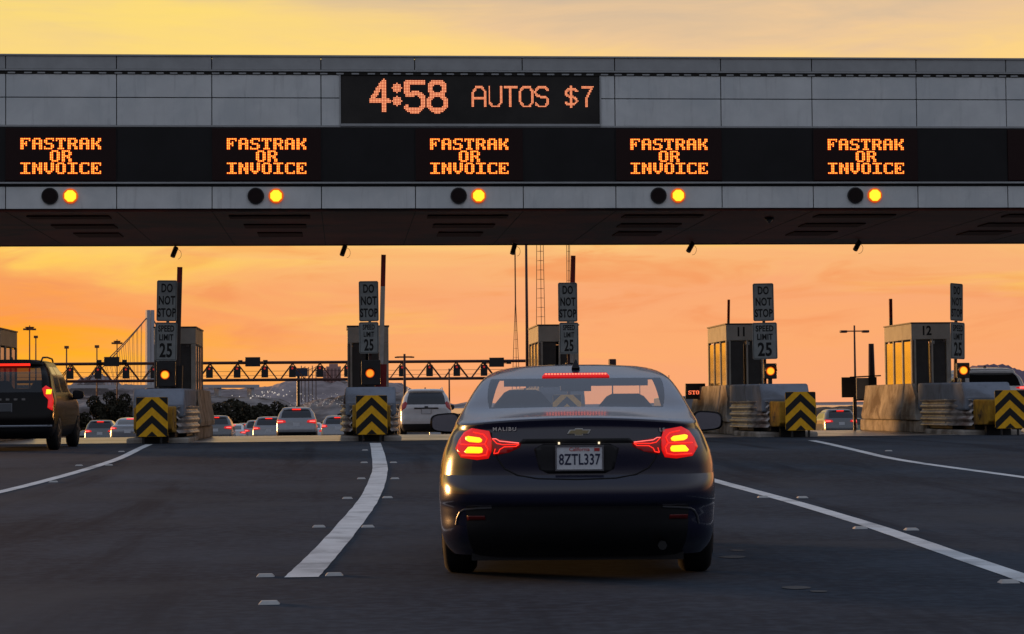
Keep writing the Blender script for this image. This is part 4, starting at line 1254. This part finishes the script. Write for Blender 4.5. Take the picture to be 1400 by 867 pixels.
s1 = make_suv(dict(name='suv', rake=.22, L=4.9, W=1.96, H=1.84, paint='paint_black', lamp='tall', lamp_z=(.80, 1.30), rails='black_metal', brake_w=.44, glass='glass_tint', step=.50, letters=(6, 1.03), plate_z=.86, plate_m='paint_grey', belt=1.14, wheel=.39))
put(s1, 4, 42.0, 'black SUV with roof rails entering the leftmost lane', 0)
s2 = make_suv(dict(name='suv', L=4.6, W=1.80, H=1.74, paint='paint_white', lamp='tall', lamp_z=(.95, 1.28), rails='paint_white', lit=False, brake=False, handle=1.04, plate_z=.93, belt=1.14, wheel=.36))
put(s2, 583, 73.5, 'white crossover beyond the islands, seen between chevron board and navy sedan', 0)
s3 = make_suv(dict(name='suv', L=4.7, W=1.86, H=1.72, paint='paint_white', lamp='flat', lamp_z=(1.10, 1.22), lamp_w=.36, brake=False, plate_z=.8, belt=1.19, rails=None))
put(s3, 1364, 56.5, 'white SUV passing behind the rightmost speed limit sign', 0)
FAR = dict(far=True)
k1 = make_suv(dict(name='suv', L=4.5, W=1.84, H=1.66, paint='paint_silver', lamp_z=(.88, 1.08), lamp_w=.42, **FAR, mirror_paint='paint_black'))
k2 = make_suv(dict(name='hatchback', L=4.2, W=1.78, H=1.52, paint='paint_silver', lamp_z=(.85, 1.05), lamp_w=.3, belt=1.02, clear=.24, wheel=.32, **FAR))
k3 = make_suv(dict(name='sedan', L=4.7, W=1.82, H=1.44, paint='paint_silver', lamp_z=(.78, .95), lamp_w=.36, sedan=True, belt=1.08, plate_z=.7, wheel=.33, **FAR))
PROTO = {'s': k1, 'h': k2, 'd': k3}
used = set()


def traffic(kind, px, pw, m, label, head=0, cat='car', dd=0):
    src = PROTO[kind]
    if kind in used: o = copy_tree(src)
    else: o = src; used.add(kind)
    wdt = {'s': 1.84, 'h': 1.78, 'd': 1.82}[kind]
    for ch in o.children:
        if ch.name.startswith('body'):
            ch.material_slots[0].link = 'OBJECT'; ch.material_slots[0].material = MATS[m]
    put(o, px, FPX * wdt / pw + dd, label, head, cat, 'cars queueing beyond the toll plaza')
    return o


traffic('s', 405, 55, 'paint_silver', 'largest queueing car, silver crossover with bright brake lights in the middle')
traffic('s', 294, 46, 'paint_grey', 'dark SUV beyond the toll plaza, beside the sloping concrete wall')
traffic('d', 321, 33, 'paint_grey', 'small dark sedan wedged behind the dark SUV near the wall')
traffic('h', 338, 38, 'paint_silver', 'pale hatchback third from the sloping wall in the queue')
traffic('s', 367, 44, 'paint_silver', 'silver SUV directly left of the largest queueing crossover')
traffic('d', 352, 30, 'paint_black', 'black sedan half hidden between two pale queueing cars', dd=8)
traffic('h', 438, 36, 'paint_grey', 'grey hatchback just right of the largest queueing crossover')
traffic('h', 462, 46, 'paint_silver', 'pale hatchback partly behind the central toll island')
traffic('s', 136, 42, 'paint_grey', 'grey van-like SUV queueing beside the black SUV mirror')
traffic('d', 118, 34, 'paint_black', 'dark sedan just past the door mirror of the black SUV')
traffic('d', 174, 50, 'paint_silver', 'sedan with pale roof queueing beside the leftmost chevron board')
traffic('s', 172, 36, 'paint_black', 'black SUV behind the pale roofed sedan at the leftmost island', dd=6)
traffic('s', 1151, 46, 'paint_grey', 'dark SUV with two red lights beyond the right side toll lane')
traffic('s', 1168, 40, 'paint_green', 'greenish SUV half hidden behind the sign frame on the right', dd=18)
traffic('h', 598, 26, 'paint_silver', 'tiny pale hatchback far off beside the white crossover', dd=30)

traffic('s', 308, 26, 'paint_grey', 'tiny grey SUV far back in the queue, above the small dark sedan')
traffic('h', 346, 27, 'paint_black', 'tiny black hatchback far back behind the pale hatchback')
traffic('s', 386, 25, 'paint_silver', 'tiny pale SUV far back, at the left shoulder of the largest crossover')
traffic('s', 424, 27, 'paint_grey', 'small grey SUV far back, at the right shoulder of the largest crossover')
traffic('h', 452, 24, 'paint_silver', 'tiny pale hatchback far back near the central toll island')
traffic('h', 130, 24, 'paint_silver', 'tiny pale hatchback far back past the black SUV mirror')
traffic('s', 156, 23, 'paint_grey', 'tiny grey SUV far back between the grey SUV and pale roofed sedan')

traffic('s', 352, 41, 'paint_silver', 'silver SUV overlapping its neighbour, between pale hatchback and silver SUV', dd=3)
traffic('h', 381, 42, 'paint_black', 'black hatchback tucked against the left flank of the largest crossover', dd=6)
traffic('d', 424, 44, 'paint_white', 'white sedan tucked behind the right flank of the largest crossover', dd=8)
traffic('s', 452, 38, 'paint_black', 'black SUV just left of the central toll island, behind a pale hatchback')
traffic('d', 316, 40, 'paint_white', 'white sedan right behind the dark SUV near the sloping wall')
traffic('h', 150, 38, 'paint_white', 'white hatchback between the grey SUV and the pale roofed sedan')

# a distant white box truck, right of the sedan
tr = empty('box_truck')
g = MB(); g.box(-1.2, 1.2, 0, 6, 1.0, 3.3); g.build('cargo_box', 'paint_silver', tr, bevel=.04)
g = MB(); g.box(-1.1, 1.1, 6.1, 8, .9, 2.6); g.build('cab', 'paint_grey', tr, bevel=.15)
g = MB(); g.box(-1.15, 1.15, -.1, .1, .6, .78); g.build('bumper', 'trim_black', tr)
g = MB(); g.box(.95, 1.12, -.03, -.001, 3.1, 3.2); g.build('marker_light', 'lamp_red_bright', tr)
for x in (-1.0, 1.0):
    for y in (1.4, 7.0): make_wheel(tr, x * 1.1, y, .48, .3)
put(tr, 934, 150, 'pale box truck in the distance beyond the sedan mirror', 0, 'truck')

# ------------------------------------------------------------------ metering light gantry
TD = 264
pa, pb = at(50, 500, TD), at(736, 494, TD)
ty = at(400, 500, TD).y
x0, x1 = -46.5, 24.0
Z0, Z1 = 4.65, 6.80
tg = empty('truss_gantry', (0, ty, 0))
tag(tg, 'long dark steel truss gantry over the far roadway carrying lane signals', 'gantry')
g = MB()
for yy in (0, 1.6): g.tube((x0, yy, Z1), (x1, yy, Z1), .17, .17, 8)
g.build('top_chord', 'truss_steel', tg)
g = MB()
for yy in (0, 1.6): g.tube((x0, yy, Z0), (x1, yy, Z0), .17, .17, 8)
g.build('bottom_chord', 'truss_steel', tg)
SIG = [137 + 37.55 * i for i in range(-1, 15)]
g = MB(); xs = [at(px, 510, TD).x for px in SIG]; pit = xs[1] - xs[0]
for a in xs:
    for yy in (0, 1.6):
        g.tube((a, yy, Z1 - .1), (a - pit / 2 + .15, yy, Z0), .07, .07, 6); g.tube((a, yy, Z1 - .1), (a + pit / 2 - .15, yy, Z0), .07, .07, 6)
g.build('diagonal_brace', 'truss_steel', tg)
g = MB()
for z_ in (5.2, 5.75): g.tube((x0, 1.2, z_), (x1, 1.2, z_), .025, .025, 5)
g.build('handrail', 'truss_steel', tg)
for a in (x0 + .3, x1 - .3):
    g = MB(); g.tube((a, .8, -2.35), (a, .8, Z1), .35, .28, 12); g.build('column', 'truss_steel', tg)
sg0 = None
for i, a in enumerate(xs):
    if sg0 is None:
        sg0 = o = empty('metering_signal')
        g = MB(); g.box(-.42, .42, -.35, 0, -.7, .7); g.build('housing', 'black_metal', o, bevel=.03)
        g = MB(); disc(g, .13, -.37, -.352, 12); r_ = g.build('lens', mat('lens_faint', (.1, .01, .01), .4, emit=(1, .05, .04), es=.35), o); r_.location.z = .42
        g = MB(); g.tube((0, -.1, .7), (0, -.1, 1.3), .04); g.build('hanger', 'truss_steel', o)
    else: o = copy_tree(sg0)
    o.location = (a, ty - .25, Z0 + .98)
    tag(o, 'small dark metering signal hanging in the far gantry, number %s from its left end' % ['one', 'two', 'three', 'four', 'five', 'six', 'seven', 'eight', 'nine', 'ten', 'eleven', 'twelve', 'thirteen', 'fourteen', 'fifteen', 'sixteen'][i], 'signal', 'metering signals on the truss gantry')
v0 = None
for i, (px, txt) in enumerate([(155.5, 'left of the bridge tower'), (346, 'above the largest queueing crossover'), (680, 'just above the sedan roof')]):
    if v0 is None:
        v0 = o = empty('enforcement_unit')
        g = MB(); g.box(-.93, .93, -.5, -.2, -.58, .58); g.build('panel_box', 'black_metal', o, bevel=.04)
        for xx in (-1.55, 1.55):
            g = MB(); g.box(xx - .28, xx + .28, -.5, .1, -.22, .22); g.tube((xx, -.55, 0), (xx, -.5, 0), .2, .2, 10); g.build('camera_housing', 'black_metal', o, bevel=.05)
        g = MB(); g.tube((-1.55, -.1, -.1), (1.55, -.1, -.1), .06); g.build('mounting_bar', 'truss_steel', o)
    else: o = copy_tree(v0)
    p = at(px, 495, TD); o.location = (p.x, ty - .25, p.z - .0)
    tag(o, 'black box flanked by two cameras on the far gantry %s' % txt, 'sign box', 'black boxes on the truss gantry')
bp = at(409, 496 + 13, 330); o = empty('overhead_road_sign', bp)
g = MB(); g.box(-1.35, 1.35, -.1, 0, -.65, .65); g.build('sign_panel', 'blue_panel', o)
g = MB(); g.tube((-.15, .3, -.6), (-.15, .3, -bp.z - 2.35), .25, .25, 8); g.build('pole_shaft', 'black_metal', o)
tag(o, 'dark blue road sign on a black post below the far gantry', 'road sign')


# ------------------------------------------------------------------ poles and masts
def pole(px, ytop, depth, name, label, r=.12, kind='plain', cat='lamp post', m='pole_steel', group='tall poles beyond the toll plaza', arm=1.1):
    t = at(px, ytop, depth); gz = -2.35 if depth > 140 else ground_z(t.y)
    o = empty(name, (t.x, t.y, gz)); h = t.z - gz
    g = MB(); g.tube((0, 0, 0), (0, 0, h), r * 1.2, r * .7, 10); g.build('pole_shaft', m, o, smooth=True)
    if kind == 'double':
        g = MB(); g.tube((-arm, 0, h - .35), (arm, 0, h - .35), r * .5, r * .5, 6); g.build('cross_arm', m, o)
        for sx in (-1, 1):
            g = MB(); g.box(sx * arm * .95 - arm * .28, sx * arm * .95 + arm * .28, -.2, .2, h - .45, h - .3); g.build('lamp_head', m, o, bevel=.03)
    if kind == 'ring':
        g = MB(); g.tube((0, 0, h - .6), (0, 0, h - .3), arm * .8, arm, 14); g.build('lamp_crown', m, o)
        for i in range(4):
            a = i * math.pi / 2 + .4
            g = MB(); g.box(arm * .9 * math.cos(a) - .4, arm * .9 * math.cos(a) + .4, arm * .9 * math.sin(a) - .3, arm * .9 * math.sin(a) + .3, h - .95, h - .6); g.build('lamp_head', m, o)
    if kind == 'head':
        g = MB(); g.box(-.35 * arm, .35 * arm, -.3, .3, h - .5, h); g.build('lamp_head', m, o, bevel=.05)
    tag(o, label, cat, group); return o


pole(40.5, 445, 420, 'high_mast_light', 'slim high mast light, the taller of the pair above the black SUV', .16, 'ring', m='tower_paint', arm=.95)
pole(49, 459, 420, 'high_mast_light', 'shorter light mast of the pair above the black SUV', .16, 'head', m='tower_paint')
pole(91, 473, 380, 'light_pole', 'plain pole rising above the roof of the black SUV', .16, 'head', m='tower_paint')
pole(132.5, 472, 380, 'light_pole', 'plain pole above the far gantry near its left end', .14, 'head', m='tower_paint')
pole(160, 464, 420, 'high_mast_light', 'light mast with round crown just left of the bridge tower', .14, 'ring', m='tower_paint', arm=.75)
pole(553, 484, 240, 'utility_pole', 'utility pole with short crossarm above the white crossover', .18, 'double', arm=.9)
pole(614, 504, 200, 'light_pole', 'short thin post between the white crossover and the sedan', .09, 'plain')
pole(719, 300, 110, 'light_pole', 'tall dark red pole running up behind the canopy, left of the booth', .085, 'plain')
pole(1168, 445, 130, 'street_lamp', 'double armed street lamp between the two right hand booths', .075, 'double', arm=.72)
pole(874.5, 510, 260, 'light_pole', 'thin distant post above the right shoulder of the navy sedan', .06, 'plain')
pole(837, 491, 130, 'light_pole', 'tiny post tip showing over the sedan roof', .05, 'head', arm=.6)
pole(914.5, 513, 260, 'light_pole', 'thin distant post between navy sedan and the STOP board', .06, 'plain')
p = pole(1191, 470, 66, 'light_pole', 'thick dark upright post beside booth 12', .12, 'plain')


def radio_mast(px, ytop, ybase, depth, w_base, w_top, label, step, split=None):
    b = at(px, ybase, depth); t = at(px, ytop, depth)
    o = empty('radio_mast', (b.x, b.y, -2.35)); H = t.z + 2.35
    def hw_(z):
        f = z / H
        if split and f > split: return w_top
        f = f / split if split else f
        return w_base + (w_top - w_base) * f
    g = MB(); z = 0; r = .035 * depth / 300
    lv = [0]
    while lv[-1] < H: lv.append(lv[-1] + step)
    C3 = [(math.cos(a), math.sin(a)) for a in (R(150), R(30), R(270))]
    for a, c_ in zip(lv, lv[1:]):
        for i in range(3):
            w0, w1 = hw_(a), hw_(c_); p0 = (C3[i][0] * w0, C3[i][1] * w0, a); p1 = (C3[i][0] * w1, C3[i][1] * w1, c_); g.tube(p0, p1, r * 1.3, r * 1.3, 5)
            j = (i + 1) % 3; g.tube(p1, (C3[j][0] * w1, C3[j][1] * w1, c_), r * .8, r * .8, 4)
    g.build('lattice_shaft', 'tower_paint', o); tag(o, label, 'radio mast', 'lattice radio masts'); return o


radio_mast(740, 320, 500, 520, 1.5, .9, 'wide lattice radio mast rising behind the third booth', 2.3)
radio_mast(705.5, 322, 500, 520, 1.45, .10, 'slender tapering lattice mast left of the dark red pole', 2.2, .62)
radio_mast(778.5, 322, 500, 700, .75, .55, 'faint narrow lattice mast behind the third DO NOT STOP sign', 3.2)

# sign frame near booth 12 and the small STOP board ------------------------------
o = empty('sign_stand', (at(1182, 560, 62).x, at(1182, 560, 62).y, .28))
g = MB()
for xx in (-.30, .28): g.tube((xx, 0, 0), (xx, 0, 1.62), .045, .045, 8)
g.tube((-.42, 0, 1.62), (.5, 0, 1.66), .02, .02, 6); g.tube((-.30, 0, .95), (.5, 0, .95), .02, .02, 6); g.build('frame_post', 'black_metal', o)
g = MB(); g.box(-.68, -.28, -.06, -.02, 1.03, 1.62); g.build('sign_panel', 'black_metal', o)
g = MB(); g.box(-.22, .14, .02, .06, .96, 1.6); g.build('info_panel', 'booth_panel', o)
g = MB(); g.box(.12, .36, -.06, -.05, .98, 1.62); g.build('side_panel', 'black_metal', o)
tag(o, 'dark two post sign stand with small panels left of booth 12', 'sign frame')
p = at(951, 535, 60); o = empty('stop_display', p)
g = MB(); g.box(-.28, .28, 0, .12, -.22, .22); g.build('display_case', 'black_metal', o, bevel=.01)
dots(dot_text('STOP', .0155, 0, .02), .0155, o, 'message_line', 'led_orange', 'led_halo', -.003)
g = MB(); g.tube((.1, .06, -.22), (.1, .06, -(p.z - .3)), .04); g.build('post', 'black_metal', o)
tag(o, 'small black display with orange STOP letters beside the left face of booth 11', 'display board')

# ------------------------------------------------------------------ suspension bridge
BD = 3400
bt = at(205, 424, BD)
br = empty('suspension_bridge', (bt.x, bt.y, -2.3))
br.rotation_euler = (0, 0, R(30))
Ht = bt.z + 2.3
g = MB()
for sx in (-3.6, 3.6):
    g.add([(sx - 3.3, -4, 0), (sx + 3.3, -4, 0), (sx + 3.3, 4, 0), (sx - 3.3, 4, 0), (sx * .98 - 2.9, -3, Ht), (sx * .98 + 2.9, -3, Ht), (sx * .98 + 2.9, 3, Ht), (sx * .98 - 2.9, 3, Ht)],
          [(3, 2, 1, 0), (4, 5, 6, 7), (0, 1, 5, 4), (1, 2, 6, 5), (2, 3, 7, 6), (3, 0, 4, 7)])
g.build('tower', 'bridge_white', br)
g = MB()
for z in range(20, int(Ht), 16): g.box(-.65, .65, -2, 2, z, z + 2)
g.build('tower_link', 'bridge_white', br)
zd = 42
g = MB(); g.box(-400, 190, -12, -3, zd - 5, zd); g.box(-400, 190, 3, 12, zd - 5, zd); g.build('deck', 'bridge_white', br)
g = MB()
for x_ in (-330, -240, -160, 120, 180): g.box(x_ - 2.5, x_ + 2.5, -8, 8, 0, zd - 5)
g.build('pier', 'bridge_white', br)
def cable(xe, ze, y):
    n = 16; pts = []
    for i in range(n + 1):
        t = i / n; x_ = xe * t; pts.append((x_, y * t, Ht - 6 + (ze - Ht + 6) * t - (Ht * .07) * 4 * t * (1 - t) * .5))
    return pts
cabs = [cable(-118, zd, 10), cable(-118, zd, -10), cable(85, zd, 10), cable(85, zd, -10)]
g = MB()
for c_ in cabs: g.path(c_, .8, 5)
g.build('main_cable', 'cable_grey', br)
for c_ in cabs:
    for k in range(2, 14, 1):
        p = c_[k]; g = MB(); g.tube(p, (p[0] * .80 - 4, p[1], zd), .32, .32, 4); g.build('suspender', 'cable_grey', br)
tag(br, 'pale single tower suspension bridge far beyond the left toll island', 'bridge')


# ------------------------------------------------------------------ hills, embankments, city
def ridge(name, m, pts, depth, thick, seedv=0, base=-3, amp=0.0):
    """pts: (px, py) of the ridge line at this distance; a solid landform with a rounded back"""
    rr = random.Random(seedv)
    P = []
    for (a, b), (c_, d_) in zip(pts, pts[1:]):
        for i in range(8): t = i / 8; P.append((a + (c_ - a) * t, b + (d_ - b) * t))
    P.append(pts[-1])
    rows = []
    NR = 8
    for px, py in P:
        t = at(px, py, depth); h = t.z - base + rr.uniform(-amp, amp)
        col_ = []
        for k in range(-NR, NR + 1):
            f = k / NR; hz = math.cos(f * math.pi / 2) ** 1.2
            jit = rr.uniform(-.06, .06) if 0 < abs(f) < 1 else 0
            col_.append((t.x + f * thick * FWD.x, t.y + f * thick * FWD.y, base + h * max(0, hz + jit * hz)))
        rows.append(col_)
    n = 2 * NR + 1; mb = MB(); mb.add([v for c_ in rows for v in c_], [(i * n + j, i * n + j + 1, (i + 1) * n + j + 1, (i + 1) * n + j) for i in range(len(rows) - 1) for j in range(n - 1)])
    o = mb.build(name, m, smooth=True); tag(o, kind='structure'); return o


ridge('hill', 'hill_haze_grey', [(84, 556), (104, 528), (118, 516), (135, 512), (150, 518), (163, 527), (190, 527), (215, 530), (260, 531), (320, 532), (372, 528), (392, 521), (430, 519), (500, 521), (548, 524), (590, 548)], 3700, 250, 1, amp=1.0)
ridge('mountain', 'hill_haze_purple', [(1200, 556), (1268, 535), (1300, 516), (1325, 503), (1345, 499.5), (1368, 500), (1385, 508), (1440, 512), (1520, 530)], 9000, 900, 2)
ridge('hill', 'hill_haze_grey', [(560, 560), (590, 555), (612, 551), (622, 553), (640, 549), (700, 553), (790, 553), (900, 551), (1010, 552), (1120, 550), (1200, 549), (1320, 551), (1480, 548)], 3900, 250, 3)
ridge('embankment', 'bank_grey', [(385, 572), (400, 558), (430, 548), (470, 541), (500, 537), (560, 537), (590, 560)], 620, 60, 4, -3, .25)
ridge('embankment', 'bank_grey', [(60, 570), (90, 545), (140, 541), (215, 539), (300, 541), (380, 545), (420, 566)], 900, 80, 5, -3, .3)
ridge('embankment', mat('verge_dark', (.06, .055, .05), .95, spec=.1, var=.4, scale=.2), [(1090, 562), (1130, 556), (1200, 555), (1330, 557), (1420, 560)], 420, 30, 6, -3, .2)

rr = random.Random(5)


def building(px, ytop, wpx, depth, m, label, floors=6, bays=4):
    t = at(px, ytop, depth); wd = wpx / FPX * depth; h = t.z + 2.3
    o = empty('city_building', (t.x, t.y, -2.3))
    g = MB(); g.box(-wd / 2, wd / 2, 0, wd * .6, 0, h); g.build('wall', m, o)
    g = MB(); g.box(-wd * .3, wd * .3, wd * .1, wd * .4, h + .01, h + h * .06); g.build('roof', m, o)
    for i in range(bays):
        x_ = -wd / 2 + wd * (i + .5) / bays; g = MB(); g.box(x_ - wd / bays * .3, x_ + wd / bays * .3, -.3, -.02, h * .1, h * .95); g.build('window_strip', mat('far_window', (.20, .12, .11), .3), o)
    tag(o, label, 'building', 'distant city buildings'); return o


building(456, 501, 20, 3650, 'city_wall', 'wide pinkish tower block on the far hill beneath the gantry')
building(444, 506, 5, 3640, 'city_wall', 'narrow pinkish block beside the wide one on the far hill', bays=1)
for i, px in enumerate([412, 417, 422, 427, 432]):
    t = at(px, 500 + (i % 3), 3500); o = empty('harbour_crane', (t.x, t.y, -2.3)); h = t.z + 2.3
    g = MB(); g.tube((0, 0, 0), (0, 0, h), 1.0, .8, 5); g.build('mast', 'cable_grey', o)
    g = MB(); g.tube((-4, 0, h - 6), (5, 0, h - 3), .6, .6, 4); g.build('jib', 'cable_grey', o)
    tag(o, 'faint thin mast on the far hill, %s of the five above the blue road sign' % ORD[i], 'mast', 'thin masts on the far hill')
lights = MB()
for i in range(40):
    px = rr.gauss(366, 20); py = 540 + rr.uniform(-5, 4) - (px - 366) * .10
    t = at(px, py, 880); s_ = rr.uniform(.10, .24)
    lights.box(t.x - s_, t.x + s_, t.y - .1, t.y + .1, t.z - s_, t.z + s_)
for i in range(110):
    px = rr.uniform(395, 475); py = rr.uniform(538, 560)
    t = at(px, py, 590); s_ = rr.uniform(.03, .08)
    lights.box(t.x - s_, t.x + s_, t.y - .1, t.y + .1, t.z - s_, t.z + s_)
tag(lights.build('shore_lights', 'city_glow'), 'scattered small pale lights on the far shore embankment', 'lights', kind='stuff')


# ------------------------------------------------------------------ trees
def tree(px, ytop, wpx, depth, label, seedv, trunk_only=0.35):
    r = random.Random(seedv); gz = -2.35
    t = at(px, ytop, depth); wd = wpx * 1.3 / FPX * depth; h = t.z - gz
    o = empty('tree', (t.x, t.y, gz))
    g = MB(); g.tube((0, 0, 0), (.1, 0, h * .45), .16, .09, 8)
    for i in range(5):
        a = r.uniform(0, 6.28); g.tube((.1, 0, h * (.25 + .04 * i)), (math.cos(a) * wd * .28, math.sin(a) * wd * .28, h * r.uniform(.5, .8)), .07, .03, 6)
    g.build('trunk', 'bark', o)
    g = MB(); cl_ = [(r.uniform(-.38, .38) * wd, r.uniform(-.3, .3) * wd, h * r.uniform(.12, .72), r.uniform(.18, .32) * wd) for _ in range(13)]
    cl_.append((0, 0, h - .28 * wd, .28 * wd))
    for cx, cy, cz, cr in cl_:
        for _ in range(260):
            v = Vector((r.gauss(0, 1), r.gauss(0, 1), r.gauss(0, 1))).normalized() * cr * r.uniform(.6, 1.05)
            c_ = Vector((cx, cy, min(cz, h - cr) + 0)) + v; s_ = r.uniform(.14, .30) * wd / 4
            a = Vector((r.gauss(0, 1), r.gauss(0, 1), r.gauss(0, 1))).normalized() * s_; b = a.orthogonal().normalized() * s_ * .7
            if c_.z < .05: continue
            g.add([c_ - a, c_ - b, c_ + a, c_ + b], [(0, 1, 2, 3)])
    g.build('crown', 'foliage', o)
    tag(o, label, 'tree', 'dark trees beyond the queueing cars'); return o


TR = [(303, 549, 34, 300, 'round dark tree nearest the sloping concrete wall'), (318, 545, 30, 310, 'tallest dark tree in the middle clump'), (338, 554, 30, 290, 'dark tree in the dip of the middle clump'),
      (356, 552, 34, 300, 'broad dark tree left of the crossover roof'), (378, 549, 32, 320, 'dark tree above the silver SUV in the queue'), (398, 562, 26, 280, 'low dark tree right end of the middle clump'),
      (128, 540, 26, 260, 'dark tree just beyond the black SUV mirror'), (150, 535, 24, 270, 'tall dark tree below the black box of the gantry'), (170, 538, 26, 260, 'dark tree right of the gantry box, over the queue'),
      (188, 545, 22, 280, 'small dark tree beside the bridge tower'), (540, 562, 20, 260, 'low bush-like tree showing right of the central island'), (633, 564, 16, 300, 'small dark tree behind the sedan left mirror')]
for i, (px, yt, wpx, dp, lb) in enumerate(TR): tree(px, yt, wpx, dp, lb, 20 + i)
tree(482, 566, 40, 300, 'low dark tree behind the central toll island', 50)
